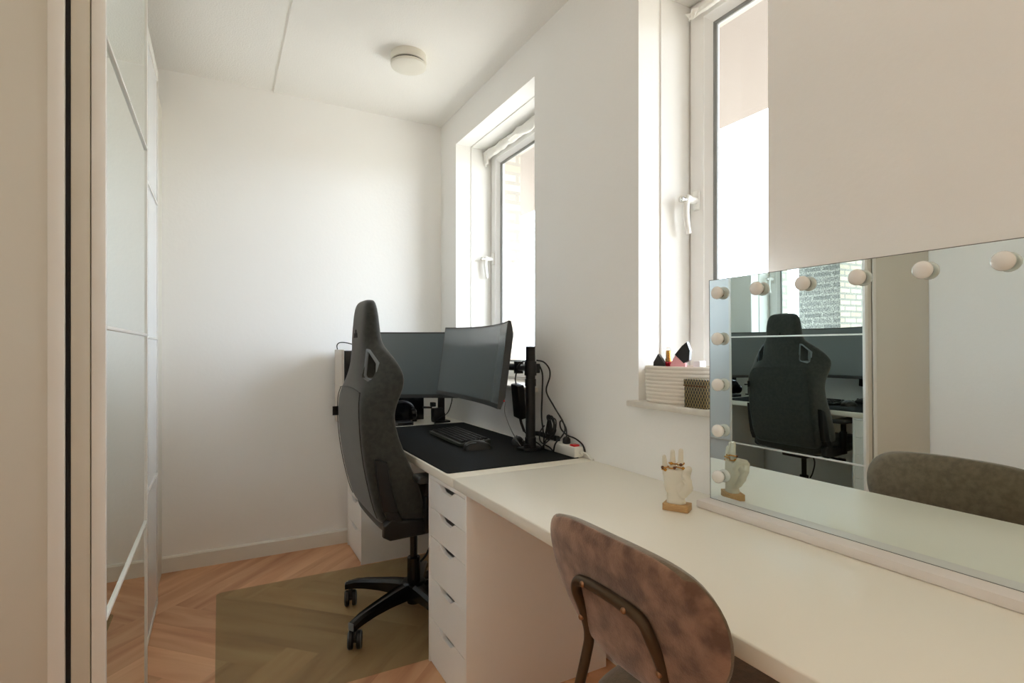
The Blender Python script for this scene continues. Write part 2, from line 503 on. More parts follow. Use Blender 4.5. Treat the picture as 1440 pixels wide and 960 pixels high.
# outside: brick leaf, balcony above, brick pier, railing
bm = new()
o1 = (2.20, 3.035); o2 = (0.985, 1.46)
BX0, BX1 = 1.602, 1.715
for a, b in ((YN, o2[0]), (o2[1], o1[0]), (o1[1], YB + 0.6)):
    box(bm, BX0, BX1, a, b, -0.6, 3.0)
for o in (o1, o2):
    box(bm, BX0, BX1, o[0], o[1], -0.6, 0.96)
    box(bm, BX0, BX1, o[0], o[1], 2.42, 3.0)
struct('wall_outside', bm, M['brick_cream'])
bm = new()
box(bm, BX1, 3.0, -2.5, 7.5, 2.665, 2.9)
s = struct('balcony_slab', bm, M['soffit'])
bm = new()
box(bm, 2.88, 3.30, 3.23, 3.68, -0.6, 2.664)
for f in bm.faces:
    f.normal_update()
    f.material_index = 1 if f.normal.x < -0.5 else 0
p = struct('brick_pier', bm, [brick('sand brick', (146, 133, 116), (128, 114, 97), (100, 94, 86), 1.0, rot=(R(90), 0, 0)), M['brick_grey']])
bm = new()
for y in [2.9 + 0.11 * i for i in range(-22, 30)]:
    if 3.2 < y < 3.7: continue
    box(bm, 2.93, 2.945, y, y + 0.012, 0.05, 1.02)
for a, b in ((0.4, 3.225), (3.685, 6.2)):
    box(bm, 2.915, 2.96, a, b, 1.02, 1.05, 0.004)
    box(bm, 2.92, 2.955, a, b, 0.03, 0.06, 0.004)
struct('balcony_railing', bm, M['rail'])

# ------------------------------------------------------------------ windows
def build_window(n, w, side_handle_y, hz):
    y0, y1 = w
    root = bpy.data.objects.new('window_%d' % n, None); COL.objects.link(root)
    root['kind'] = 'structure'
    root.location = (XF, (y0 + y1) / 2, ZS); root['_off'] = list(root.location)
    bm = new()                                # plaster lining strips of the reveal
    a, b, t = 1.388, XF, 0.006
    box(bm, a, b, y0, y0 + t, ZS, ZT, 0.0015); box(bm, a, b, y1 - t, y1, ZS, ZT, 0.0015); box(bm, a, b, y0 + t, y1 - t, ZT - t, ZT, 0.0015)
    finish('reveal_lining', bm, M['wall'], root)
    bm = new()                                # fixed frame
    X0, X1 = XF + 0.012, 1.60
    fw = 0.05
    for q in ((y0, y0 + fw, ZS, ZT), (y1 - fw, y1, ZS, ZT), (y0 + fw, y1 - fw, ZS, ZS + fw), (y0 + fw, y1 - fw, ZT - fw, ZT)):
        box(bm, X0, X1, *q, 0.003)
    finish('window_frame', bm, M['white_frame'], root)
    bm = new()                                # opening sash: flat stiles and slanted glazing bead
    a0, a1, b0, b1 = y0 + 0.012, y1 - 0.012, ZS + 0.014, ZT - 0.014
    d1, d2 = 0.062, 0.090                      # flat width, bead end
    def ring(x, d): return [(x, a0 + d, b0 + d), (x, a1 - d, b0 + d), (x, a1 - d, b1 - d), (x, a0 + d, b1 - d)]
    rings = [ring(XF + 0.05, 0), ring(XF + 0.004, 0), ring(XF, 0.004), ring(XF, d1), ring(XF + 0.004, d1 + 0.002), ring(XF + 0.022, d2), ring(XF + 0.05, d2)]
    V = [[bm.verts.new(p) for p in r] for r in rings]
    for k in range(len(V)):
        A = V[k]; B = V[(k + 1) % len(V)]
        for i in range(4):
            bm.faces.new((A[i], A[(i + 1) % 4], B[(i + 1) % 4], B[i]))
    sash = finish('sash', bm, M['white_frame'], root, 20)
    bm = new()
    def ring2(x, d): return [(x, a0 + d, b0 + d), (x, a1 - d, b0 + d), (x, a1 - d, b1 - d), (x, a0 + d, b1 - d)]
    V = [[bm.verts.new(p) for p in r] for r in (ring2(XF + 0.020, d2 - 0.001), ring2(XF + 0.020, d2 + 0.004), ring2(XF + 0.026, d2 + 0.010), ring2(XF + 0.035, d2 + 0.010), ring2(XF + 0.035, d2 - 0.001))]
    for k in range(len(V)):
        A = V[k]; B = V[(k + 1) % len(V)]
        for i in range(4):
            bm.faces.new((A[i], A[(i + 1) % 4], B[(i + 1) % 4], B[i]))
    finish('gasket', bm, M['gasket'], root, 20)
    bm = new(); box(bm, XF + 0.028, XF + 0.034, a0 + d2, a1 - d2, b0 + d2, b1 - d2)
    finish('glass_pane', bm, M['pane'], root, 0)
    # handle: rosette, neck, lever, lock knob
    hy = side_handle_y
    bm = new()
    box(bm, XF - 0.011, XF + 0.001, hy - 0.016, hy + 0.016, hz - 0.036, hz + 0.036, 0.006, 3)
    tube(bm, [(XF - 0.006, hy, hz), (XF - 0.048, hy, hz)], 0.0125, 14)
    pts = [(XF - 0.044, hy, hz + 0.010), (XF - 0.052, hy, hz - 0.004), (XF - 0.056, hy, hz - 0.03), (XF - 0.054, hy, hz - 0.07), (XF - 0.046, hy, hz - 0.112), (XF - 0.042, hy, hz - 0.122)]
    tube(bm, pts, lambda t: 0.0125 - 0.003 * t, 12, smooth=5, sx=1.0)
    h = finish('window_handle', bm, M['white_metal'], root, 40)
    h['label'] = 'white lever handle'
    bm = new()
    lathe(bm, [(0.008, -0.058), (0.0095, -0.060), (0.0095, -0.066), (0.007, -0.067), (0.007, -0.077), (0.011, -0.078), (0.011, -0.084), (0.008, -0.086)], (XF, hy, hz - 0.004), 'x', 14)
    k = finish('key_knob', bm, M['steel'], h, 40)
    # sill board
    bm = new()
    box(bm, 1.248, XF + 0.02, y0 - 0.03, y1 + 0.02, ZS - 0.02, ZS, 0.004)
    finish('window_sill', bm, M['sill'], root, 30)
    for q in root.children: q.pop('category', None)
    return root
build_window(1, W1, W1[1] - 0.045, 1.735)
build_window(2, W2, W2[1] - 0.047, 1.705)

def crumpled_roll(name, y0, y1, x, z, r, label, tail=0.0, seed=0):
    bm = new()
    n, m = 14, 46
    rings = []
    for i in range(m + 1):
        t = i / m
        y = y0 + (y1 - y0) * t
        ring = []
        for k in range(n):
            a = 2 * PI * k / n
            q = noise.noise(Vector((y * 14 + seed, math.cos(a) * 1.6, math.sin(a) * 1.6)))
            rr = r * (0.85 + 0.45 * q)
            sag = 0.006 * noise.noise(Vector((y * 8 + seed, 3, 1)))
            ring.append((x + rr * math.cos(a) * 0.8, y, z + rr * math.sin(a) + sag))
        rings.append(ring)
    loft(bm, rings)
    if tail:                                  # loose cloth hanging down at the far end
        rows = []
        for i in range(9):
            t = i / 8
            row = []
            for k in range(9):
                s = k / 8
                yy = y1 - 0.002 - s * 0.05 * (1 - 0.35 * t)
                xx = x - 0.022 + 0.012 * t + 0.006 * math.sin(s * 9 + t * 4 + seed)
                row.append((xx, yy, z - tail * t * (1 - 0.25 * s)))
            rows.append(row)
        back = [[(p[0] + 0.004, p[1], p[2]) for p in row] for row in rows]
        rings = [r1 + r2[::-1] for r1, r2 in zip(rows, back)]
        loft(bm, rings)
    return single(name, bm, M['crumple'], label, 'blind', (x, (y0 + y1) / 2, z), smooth=60)
crumpled_roll('fabric_blind', 2.155, 3.080, 1.492, 2.392, 0.032, 'white crumpled blind rolled up along the top of the far window behind the monitors', 0.075, 2)
crumpled_roll('fabric_blind', 0.942, 1.405, 1.500, 2.372, 0.016, 'thin white rolled blind at the top of the near window above the basket', 0.02, 5)

# ------------------------------------------------------------------ ceiling light
t = thing('ceiling_light', 'small round white ceiling lamp with a dark gap around its disc', 'lamp', (0.829, 2.60, ZC))
bm = new()
lathe(bm, [(0.060, ZC), (0.0865, ZC), (0.088, ZC - 0.004), (0.088, ZC - 0.038), (0.083, ZC - 0.040), (0.060, ZC - 0.040)], (0.829, 2.60, 0), n=48)
finish('lamp_base', bm, M['lamp_white'], t)
bm = new(); lathe(bm, [(0.050, ZC - 0.039), (0.081, ZC - 0.039), (0.081, ZC - 0.048), (0.050, ZC - 0.048)], (0.829, 2.60, 0), n=48)
finish('gap_ring', bm, M['black_plastic'], t)
bm = new()
lathe(bm, [(0.074, ZC - 0.047), (0.0865, ZC - 0.047), (0.088, ZC - 0.051), (0.0865, ZC - 0.058), (0.078, ZC - 0.062), (0.04, ZC - 0.064), (0.002, ZC - 0.064)], (0.829, 2.60, 0), n=48)
finish('diffuser', bm, M['lamp_white'], t)

# ------------------------------------------------------------------ wardrobe
WH = 2.425
D1, D2 = -0.205, -0.243
YA, YM0, YM1, YE = 1.375, 2.055, 2.118, 2.915
w = thing('sliding_wardrobe', 'tall white wardrobe with one mirrored and one white sliding door', 'wardrobe', (-0.52, 2.14, 0))
bm = new()
box(bm, XL + 0.005, -0.271, YA, YA + 0.018, 0.0, WH, 0.001)
box(bm, XL + 0.005, -0.271, YE - 0.018, YE, 0.0, WH, 0.001)
box(bm, XL + 0.005, -0.271, YA + 0.018, YE - 0.018, WH - 0.02, WH, 0.001)
box(bm, XL + 0.005, -0.271, YA + 0.018, YE - 0.018, 0.05, 0.07, 0.001)
box(bm, XL + 0.005, XL + 0.01, YA + 0.018, YE - 0.018, 0.0, WH - 0.02)
finish('carcass', bm, M['wardrobe'], w)
bm = new(); box(bm, -0.298, -0.2715, YA - 0.002, YA, 0.0, WH, 0.0008)
finish('edge_band', bm, M['door_frame'], w)
bm = new(); box(bm, -0.2705, -0.2635, YA + 0.004, YA + 0.016, 0.0, WH)
finish('gap_strip', bm, M['black_rubber'], w)  # black strip in the gap behind the doors, standing in for its shade
bm = new()
box(bm, -0.263, D2, YA + 0.004, YE, WH - 0.029, WH, 0.002)
finish('track', bm, M['door_frame'], w)
bm = new()
box(bm, -0.263, D2 - 0.004, YA + 0.010, YE - 0.004, 0.001, 0.010, 0.001)
finish('track', bm, M['door_frame'], w)
def sliding_door(x, y0, y1, pm, pname, fw, depth=0.024):
    zs = [0.012, 0.608, 1.214, 1.818, WH - 0.03]
    bm = new()
    box(bm, x - depth, x, y0, y0 + fw, zs[0], zs[-1], 0.0015)
    box(bm, x - depth, x, y1 - fw, y1, zs[0], zs[-1], 0.0015)
    box(bm, x - depth, x, y0 + fw, y1 - fw, zs[0], zs[0] + 0.02, 0.0015)
    box(bm, x - depth, x, y0 + fw, y1 - fw, zs[-1] - 0.02, zs[-1], 0.0015)
    for z in zs[1:4]:
        box(bm, x - depth, x + 0.001, y0 + fw, y1 - fw, z - 0.004, z + 0.004, 0.001)
    d = finish('sliding_door', bm, M['door_frame'], w)
    for i in range(4):
        z0 = zs[i] + (0.02 if i == 0 else 0.004); z1 = zs[i + 1] - (0.02 if i == 3 else 0.004)
        bm = new(); box(bm, x - 0.012, x - 0.004, y0 + fw, y1 - fw, z0, z1)
        finish(pname, bm, pm, d, 0)
    return d
d = sliding_door(D1, YA, YM1, M['wardrobe_mirror'], 'mirror_panel', 0.012); d['label'] = 'mirrored front sliding door'
d = sliding_door(D2, YM0, YE, M['white_glass'], 'glass_panel', 0.016, 0.020); d['label'] = 'white rear sliding door'
# second half of the side profile of the front edge: grip rail seen from the end
bm = new(); box(bm, -0.262, D1 - 0.026, YA + 0.001, YA + 0.012, 0.012, WH - 0.03, 0.001)
finish('side_rail', bm, M['wardrobe'], w)

# ------------------------------------------------------------------ desks
XD = 0.690
def desk_top(name, y0, y1, label, legs):
    d = thing(name, label, 'desk', ((XD + XW) / 2, (y0 + y1) / 2, 0))
    bm = new(); box(bm, XD, XW - 0.002, y0, y1, 0.7005, T, 0.004, 3)
    finish('tabletop', bm, M['desk'], d)
    for x, y in legs:
        bm = new()
        lathe(bm, [(0.03, 0.0), (0.03, 0.012), (0.022, 0.014), (0.022, 0.69), (0.045, 0.692), (0.045, 0.7002)], (x, y, 0), n=20)
        finish('leg', bm, M['white_metal'], d)
YJ = 1.686
desk_top('desk', YJ + 0.001, YB - 0.012, 'white computer desk carrying the monitors and black mat', [])
desk_top('desk', -0.30, YJ - 0.001, 'cream white dressing table carrying the bulb mirror and plaster hand', [(0.76, -0.24), (1.22, -0.24)])

def drawer_unit(x0, y0, label):
    """white five-drawer unit, front facing -x"""
    Wd, Dp, H = 0.352, 0.56, 0.70
    u = thing('drawer_unit', label, 'drawers', (x0, y0, 0), world=False, group='white five drawer units under the desks')
    bm = new()
    box(bm, 0.0, Dp, 0, 0.012, 0.0, H, 0.001); box(bm, 0.0, Dp, Wd - 0.012, Wd, 0.0, H, 0.001)
    box(bm, 0.0, Dp, 0.012, Wd - 0.012, H - 0.013, H, 0.0008)
    box(bm, 0.004, Dp, 0.012, Wd - 0.012, 0.004, 0.018, 0.0008)
    box(bm, Dp - 0.006, Dp, 0.012, Wd - 0.012, 0.018, H - 0.013)
    finish('carcass', bm, M['drawer'], u)
    zs = [0.020, 0.1705, 0.3225, 0.4735, 0.5795, 0.6855]
    for i in range(5):
        z0, z1 = zs[i] + 0.0012, zs[i + 1] - 0.0012
        c = Wd / 2
        a, b = 0.0135, Wd - 0.0135
        pts = [(a, z0), (b, z0), (b, z1), (c + 0.074, z1), (c + 0.066, z1 - 0.004), (c + 0.045, z1 - 0.017), (c + 0.034, z1 - 0.022), (c - 0.034, z1 - 0.022), (c - 0.045, z1 - 0.017), (c - 0.066, z1 - 0.004), (c - 0.074, z1), (a, z1)]
        bm = new()
        prism(bm, pts, 'x', 0.0015, 0.0175, 0.0008, 1)
        # drawer box behind
        h = z1 - 0.036
        box(bm, 0.0175, 0.50, 0.024, 0.034, z0 + 0.008, h); box(bm, 0.0175, 0.50, Wd - 0.034, Wd - 0.024, z0 + 0.008, h)
        box(bm, 0.0175, 0.50, 0.034, Wd - 0.034, z0 + 0.008, z0 + 0.014)
        finish('drawer', bm, M['drawer'], u)
    return u
u1 = drawer_unit(0.692, 1.575, 'white five drawer unit under the joint of the two desk tops')
u2 = copy_tree(u1)
u2.location = (0.675, 2.945, 0)
u2['label'] = 'white drawer unit in the far corner behind the gaming chair'
u1.pop('group', None); u2.pop('group', None)

# ------------------------------------------------------------------ chair floor mat
bm = new()
def rrect(x0, x1, y0, y1, r, n=6):
    out = []
    for cx, cy, a in ((x1 - r, y1 - r, 0), (x0 + r, y1 - r, 90), (x0 + r, y0 + r, 180), (x1 - r, y0 + r, 270)):
        for i in range(n + 1):
            q = R(a + 90 * i / n)
            out.append((cx + r * math.cos(q), cy + r * math.sin(q)))
    return out
prism(bm, rrect(-0.012, 1.18, 1.932, 2.93, 0.03), 'z', 0.0006, 0.003, 0.0008, 1)
single('chair_mat', bm, M['vinyl'], 'translucent grey green floor protector under the gaming chair', 'floor mat', (0.58, 2.43, 0.0006))

# ------------------------------------------------------------------ gaming chair
CX, CY = 0.752, 2.286
g = thing('gaming_chair', 'charcoal fabric gaming chair with winged headrest at the computer desk', 'chair', (CX, CY, 0), world=False)
LV = [  # z, back x, four half-section points (x, y), centre front x  (room x)
 (1.374, .532, (.532, .045), (.535, .070), (.546, .078), (.558, .070), (.562, .045), .562),
 (1.356, .517, (.517, .062), (.521, .096), (.540, .108), (.562, .096), (.570, .062), .572),
 (1.315, .509, (.509, .064), (.514, .108), (.540, .124), (.570, .108), (.578, .066), .580),
 (1.240, .503, (.503, .066), (.509, .114), (.542, .130), (.576, .115), (.584, .068), .586),
 (1.195, .500, (.500, .072), (.508, .116), (.545, .134), (.582, .124), (.590, .070), .588),
 (1.165, .499, (.501, .088), (.522, .140), (.562, .176), (.596, .168), (.596, .100), .584),
 (1.125, .493, (.497, .100), (.532, .168), (.586, .226), (.620, .220), (.602, .140), .578),
 (1.075, .485, (.490, .120), (.532, .192), (.606, .276), (.640, .266), (.606, .170), .573),
 (1.030, .477, (.480, .150), (.515, .216), (.604, .284), (.640, .272), (.608, .180), .570),
 (.980, .468, (.468, .200), (.486, .234), (.584, .274), (.622, .264), (.600, .180), .566),
 (.920, .465, (.465, .212), (.474, .238), (.564, .258), (.602, .250), (.588, .180), .560),
 (.850, .468, (.468, .214), (.477, .240), (.572, .252), (.614, .245), (.590, .180), .560),
 (.750, .478, (.478, .216), (.487, .242), (.600, .255), (.656, .250), (.622, .180), .576),
 (.650, .496, (.496, .217), (.505, .243), (.636, .258), (.708, .250), (.655, .180), .600),
 (.560, .517, (.517, .217), (.527, .242), (.660, .255), (.738, .248), (.680, .180), .622),
 (.505, .535, (.535, .212), (.547, .234), (.656, .250), (.732, .240), (.680, .170), .634),
 (.475, .560, (.560, .190), (.568, .210), (.640, .225), (.690, .210), (.664, .150), .642)]
def ring_of(l):
    z, x0 = l[0], l[1]
    half = list(l[2:7])
    pts = [(x0, 0)] + half + [(l[7], 0)]
    right = [(p[0] - CX, -p[1], z) for p in pts]
    left = [(p[0] - CX, p[1], z) for p in pts[1:-1]][::-1]
    return right + left
bm = new()
loft(bm, [ring_of(l) for l in LV])
back = finish('backrest', bm, M['chair_fabric'], g, 180)
sub = back.modifiers.new('s', 'SUBSURF'); sub.levels = 3; sub.render_levels = 3
apply_mods(back)
hole = [(.132, 1.160), (.142, 1.158), (.188, 1.112), (.194, 1.052), (.184, 1.042), (.138, 1.056), (.131, 1.066)]
for sgn in (-1, 1):
    bm = new(); prism(bm, [(sgn * p[0], p[1]) for p in hole], 'x', -0.5, 0.2)
    bmesh.ops.recalc_face_normals(bm, faces=bm.faces)
    cut = finish('cutter', bm, M['black_plastic'], g, 0)
    mo = back.modifiers.new('b', 'BOOLEAN'); mo.operation = 'DIFFERENCE'; mo.object = cut; mo.solver = 'EXACT'
    apply_mods(back)
    me = cut.data; bpy.data.objects.remove(cut); bpy.data.meshes.remove(me)
    # plastic trim lining the opening
    cy_, cz_ = sum(p[0] for p in hole) / len(hole), sum(p[1] for p in hole) / len(hole)
    def scaled(k): return [(cy_ + (p[0] - cy_) * k, cz_ + (p[1] - cz_) * k) for p in hole]
    def xs(y, z): return 0.502 + (y - 0.112) * 0.50 + (1.11 - z) * -0.10 - CX
    outer, inner = scaled(1.13), scaled(0.97)
    rings = [[(xs(*p) - 0.002, sgn * p[0], p[1]) for p in outer], [(xs(*p) - 0.004, sgn * p[0], p[1]) for p in scaled(1.06)],
             [(xs(*p) - 0.002, sgn * p[0], p[1]) for p in inner], [(xs(*p) + 0.006, sgn * p[0], p[1]) for p in inner], [(xs(*p) + 0.010, sgn * p[0], p[1]) for p in scaled(1.03)], [(xs(*p) + 0.01, sgn * p[0], p[1]) for p in outer]]
    bm = new()
    V = [[bm.verts.new(p) for p in r] for r in rings]
    n = len(hole)
    for k in range(len(V)):
        A, B = V[k], V[(k + 1) % len(V)]
        for i in range(n): bm.faces.new((A[i], A[(i + 1) % n], B[(i + 1) % n], B[i]))
    h = finish('opening_trim', bm, M['grey_plastic'], g, 40); h['label'] = 'blue grey trim around the shoulder opening'
back.data.set_sharp_from_angle(angle=R(50))
# stitched seam of the rear panel
bm = new()
def rearx(z):
    for a, b in zip(LV, LV[1:]):
        if a[0] >= z >= b[0]:
            k = (a[0] - z) / (a[0] - b[0]); return a[1] + (b[1] - a[1]) * k
    return LV[-1][1]
for s_ in (-1, 1):
    pts = [(rearx(z) - CX + 0.001 + dx, s_ * y, z) for z, y, dx in ((1.00, .185, 0.004), (.95, .206, 0.0), (.85, .214, 0), (.75, .216, 0), (.65, .217, 0), (.56, .217, 0.001), (.515, .212, 0.003))]
    tube(bm, pts, 0.0018, 6, smooth=4)
tube(bm, [(rearx(1.0) - CX + 0.002, y, 1.0 + 0.012 * (1 - (y / .185) ** 2)) for y in (-.185, -.12, -.06, 0, .06, .12, .185)], 0.0018, 6, smooth=3)
finish('seam_piping', bm, M['chair_side'], g, 60)
bm = new()                                    # emblem on the rear of the headrest
for dy, h in ((-0.022, 0.020), (0.0, 0.034), (0.022, 0.020)):
    prism(bm, [(dy - 0.012, 1.215), (dy + 0.012, 1.215), (dy, 1.215 + h)], 'x', rearx(1.22) - CX - 0.0015, rearx(1.22) - CX + 0.006)
finish('emblem', bm, M['tag_black'], g, 0)
bm = new(); box(bm, .446 - CX, .474 - CX, .208, .213, .872, .912, 0.001)
finish('side_tag', bm, M['tag_black'], g)
# seat cushion
bm = new()
def seat_ring(x, hw, z0, z1, dip):
    return [(x, -hw * .86, z0), (x, -hw, z0 + .03), (x, -hw, z1 - .03), (x, -hw * .86, z1), (x, -hw * .55, z1 - dip), (x, 0, z1 - dip), (x, hw * .55, z1 - dip), (x, hw * .86, z1), (x, hw, z1 - .03), (x, hw, z0 + .03), (x, hw * .86, z0), (x, 0, z0)]
rows = [(.552, .22, .465, .53, 0.0), (.562, .245, .447, .545, .0), (.60, .258, .437, .555, .01), (.70, .262, .432, .56, .03), (.85, .265, .432, .56, .035), (.98, .258, .437, .555, .03), (1.05, .24, .45, .545, .01), (1.07, .20, .465, .53, 0)]
loft(bm, [seat_ring(r[0] - CX, *r[1:]) for r in rows])
seat = finish('seat', bm, M['chair_side'], g, 180)
sub = seat.modifiers.new('s', 'SUBSURF'); sub.levels = 2; apply_mods(seat)
# recline brackets at each side
for s_ in (-1, 1):
    bm = new()
    def pp(pts): return [(p[0] - CX, p[1]) for p in pts]
    prism(bm, pp([(.516, .752), (.560, .738), (.576, .64), (.604, .545), (.572, .535), (.546, .548), (.528, .64)]), 'y', s_ * .240, s_ * .273, 0.006)
    prism(bm, pp([(.548, .552), (.604, .547), (.620, .505), (.575, .495)]), 'y', s_ * .242, s_ * .277, 0.005)
    xa = .545 if s_ < 0 else .60
    prism(bm, pp([(xa, .50), (xa + .03, .525), (xa + .07, .512), (.76, .50), (.80, .47), (.76, .446), (xa + .025, .440), (xa, .455)]), 'y', s_ * .242, s_ * .280, 0.010, 3)
    finish('recline_bracket', bm, M['black_plastic'], g)
for s_ in (-1, 1):
    bm = new()
    box(bm, .70 - CX, .745 - CX, min(s_ * .27, s_ * .30), max(s_ * .27, s_ * .30), .455, .60, 0.006)
    box(bm, .707 - CX, .738 - CX, min(s_ * .275, s_ * .297), max(s_ * .275, s_ * .297), .58, .655, 0.004)
    post = finish('armrest', bm, M['black_plastic'], g)
    bm = new(); box(bm, .665 - CX, .90 - CX, min(s_ * .235, s_ * .325), max(s_ * .235, s_ * .325), .652, .680, 0.011, 3)
    finish('arm_pad', bm, M['dark_grey'], post)
bm = new()                                    # tilt mechanism, levers, gas column
box(bm, -.12, .14, -.085, .085, .395, .436, 0.008)
tube(bm, [(.03, -.08, .41), (.035, -.16, .405), (.04, -.22, .398)], 0.006, 8, smooth=4)
box(bm, .02, .06, -.255, -.205, .385, .408, 0.006)
tube(bm, [(.06, -.02, .40), (.075, -.03, .34), (.05, -.03, .27), (.02, -.03, .24)], 0.005, 8, smooth=5)
finish('tilt_mechanism', bm, M['black_plastic'], g)
bm = new()
lathe(bm, [(.016, .395), (.016, .24), (.014, .238)][::-1], n=20)
lathe(bm, [(.024, .055), (.028, .058), (.028, .255), (.025, .258)], n=24)
finish('gas_column', bm, M['black_gloss'], g)
bm = new()
lathe(bm, [(.030, .085), (.052, .09), (.058, .12), (.056, .148), (.047, .156), (.029, .158)], n=32)
A0 = 134.7
for k in range(5):
    a = R(A0 + 72 * k)
    ca, sa = math.cos(a), math.sin(a)
    rings = []
    for r_, hw, z0, z1 in ((.035, .034, .092, .152), (.09, .031, .096, .150), (.16, .027, .098, .142), (.235, .023, .094, .132), (.29, .020, .086, .122), (.318, .019, .080, .112), (.336, .0185, .074, .106)):
        q = []
        for t_, z in ((-1, z0), (-1, z1 - .010), (-.55, z1), (-.2, z1 - .003), (.2, z1 - .003), (.55, z1), (1, z1 - .010), (1, z0), (.55, z0 + .004), (-.55, z0 + .004)):
            q.append((r_ * ca - t_ * hw * sa, r_ * sa + t_ * hw * ca, z))
        rings.append(q)
    loft(bm, rings)
star = finish('star_base', bm, M['black_gloss'], g, 35)
for k in range(5):
    a = R(A0 + 72 * k)
    mtx = Matrix.Rotation(a, 4, 'Z')
    bm = new(); box(bm, .335, .341, -.014, .014, .076, .104, 0.002, mtx=mtx)
    ec = finish('end_cap', bm, M['grey_plastic'], star); ec['label'] = 'small grey end cap'
    bm = new()
    rc = 0.318
    ang = (2.15, 0.80, 1.2, 0.2, 2.6)[k]
    cm = Matrix.Translation((rc * math.cos(a), rc * math.sin(a), 0)) @ Matrix.Rotation(a + ang, 4, 'Z')
    for s_ in (-1, 1):
        lathe(bm, [(.012, s_ * .006), (.030, s_ * .006), (.034, s_ * .010), (.034, s_ * .022), (.029, s_ * .027), (.012, s_ * .028)], (0, 0, 0), 'y', 26, mtx=Matrix.Translation((.010, 0, .0375)))
    tube(bm, [(.010, -.010, .0375), (.010, .010, .0375)], .012, 10)
    tube(bm, [(-.0, 0, .05), (-.0, 0, .088)], .009, 10)
    prism(bm, [(-.008, .045), (.012, .030), (.026, .048), (.018, .078), (-.008, .080)], 'y', -.005, .005, 0.001, 1)
    bmesh.ops.transform(bm, matrix=cm, verts=bm.verts)
    ca_ = finish('caster', bm, M['black_plastic'], star)
    for s_ in (-1, 1):
        bm = new()
        tube(bm, [(.010 + .0325 * math.cos(2 * PI * i / 28), s_ * .0235, .0375 + .0325 * math.sin(2 * PI * i / 28)) for i in range(28)], .0012, 5, closed=True)
        bmesh.ops.transform(bm, matrix=cm, verts=bm.verts)
        rr = finish('wheel_rim', bm, M['grey_plastic'], ca_)

# ------------------------------------------------------------------ monitors
def monitor(name, label, c0, c1, zb, zt, rad, tilt, logo=None, led=False, thick=0.045):
    """curved screen between two room points c0 (viewer's left) and c1 (viewer's right)"""
    a, b = Vector((*c0, 0)), Vector((*c1, 0))
    Wd = (b - a).length; H = zt - zb
    ex = (b - a).normalized()                # viewer's right
    ny = Vector((-ex.y, ex.x, 0))            # away from the viewer
    mid = (a + b) / 2
    base = (mid.x, mid.y, zb)
    t = thing(name, label, 'monitor', base)
    N = 24
    sag = Wd * Wd / (8 * rad)
    def P(u, v, d):
        dep = sag * (1 - (2 * u / Wd) ** 2) + d
        y = dep * math.cos(tilt) + (v - H / 2) * math.sin(tilt)
        z = (v - H / 2) * math.cos(tilt) - dep * math.sin(tilt) + H / 2
        p = mid + ex * u + ny * y
        return (p.x, p.y, zb + z)
    def slab(u0, u1, v0, v1, d0, d1, n=N):
        bm = new(); rings = []
        for i in range(n + 1):
            u = u0 + (u1 - u0) * i / n
            rings.append([P(u, v0, d0), P(u, v1, d0), P(u, v1, d1), P(u, v0, d1)])
        loft(bm, rings); return bm
    bm = new(); rings = []
    for i in range(N + 1):
        u = -Wd / 2 + Wd * i / N
        e = 1 - abs(2 * u / Wd) ** 3
        bk = 0.022 + (thick - 0.022) * (0.25 + 0.75 * e)
        rings.append([P(u, 0, 0), P(u, H, 0), P(u, H, 0.012), P(u, H * 0.86, bk), P(u, H * 0.14, bk), P(u, 0, 0.016)])
    loft(bm, rings)
    case = finish('casing', bm, M['dark_grey'], t, 30)
    bz = 0.008
    finish('screen', slab(-Wd / 2 + bz, Wd / 2 - bz, 0.020, H - bz, -0.0015, 0.004), M['screen'], t, 30)
    if logo:
        bm = new()
        for i in range(7):
            u0 = logo - 0.022 + i * 0.0064
            bmq = [P(u0, 0.006, -0.0012), P(u0 + 0.0046, 0.006, -0.0012), P(u0 + 0.0046, 0.0125, -0.0012), P(u0, 0.0125, -0.0012)]
            bq = [P(u0, 0.006, 0.001), P(u0 + 0.0046, 0.006, 0.001), P(u0 + 0.0046, 0.0125, 0.001), P(u0, 0.0125, 0.001)]
            loft(bm, [bmq, bq])
        q = finish('maker_mark', bm, M['white_plastic'], t, 0); q['label'] = 'small pale lettering strip on the lower bezel'
    if led:
        bm = new()
        p = Vector(P(Wd / 2, 0.035, 0.026)); ball(bm, p, 0.004, seg=10)
        finish('indicator', bm, M['red'], t); 
    # mount plate at the back
    bm = slab(-0.06, 0.06, H / 2 - 0.06, H / 2 + 0.06, thick - 0.006, thick + 0.012, 4)
    finish('mount_plate', bm, M['black_plastic'], t)
    return P, t, H, thick
PR, tR, HR, thR = monitor('curved_monitor', 'wide curved black monitor on the right, in front of the far window', (1.052, 2.735), (1.004, 1.922), .926, 1.286, 1.5, R(8.0), led=True, thick=0.055)
PL, tL, HL, thL = monitor('curved_monitor', 'curved black monitor in the far corner, half hidden by the headrest', (.655, 3.035), (1.172, 2.772), .895, 1.262, 1.6, R(1.0), logo=-0.16)

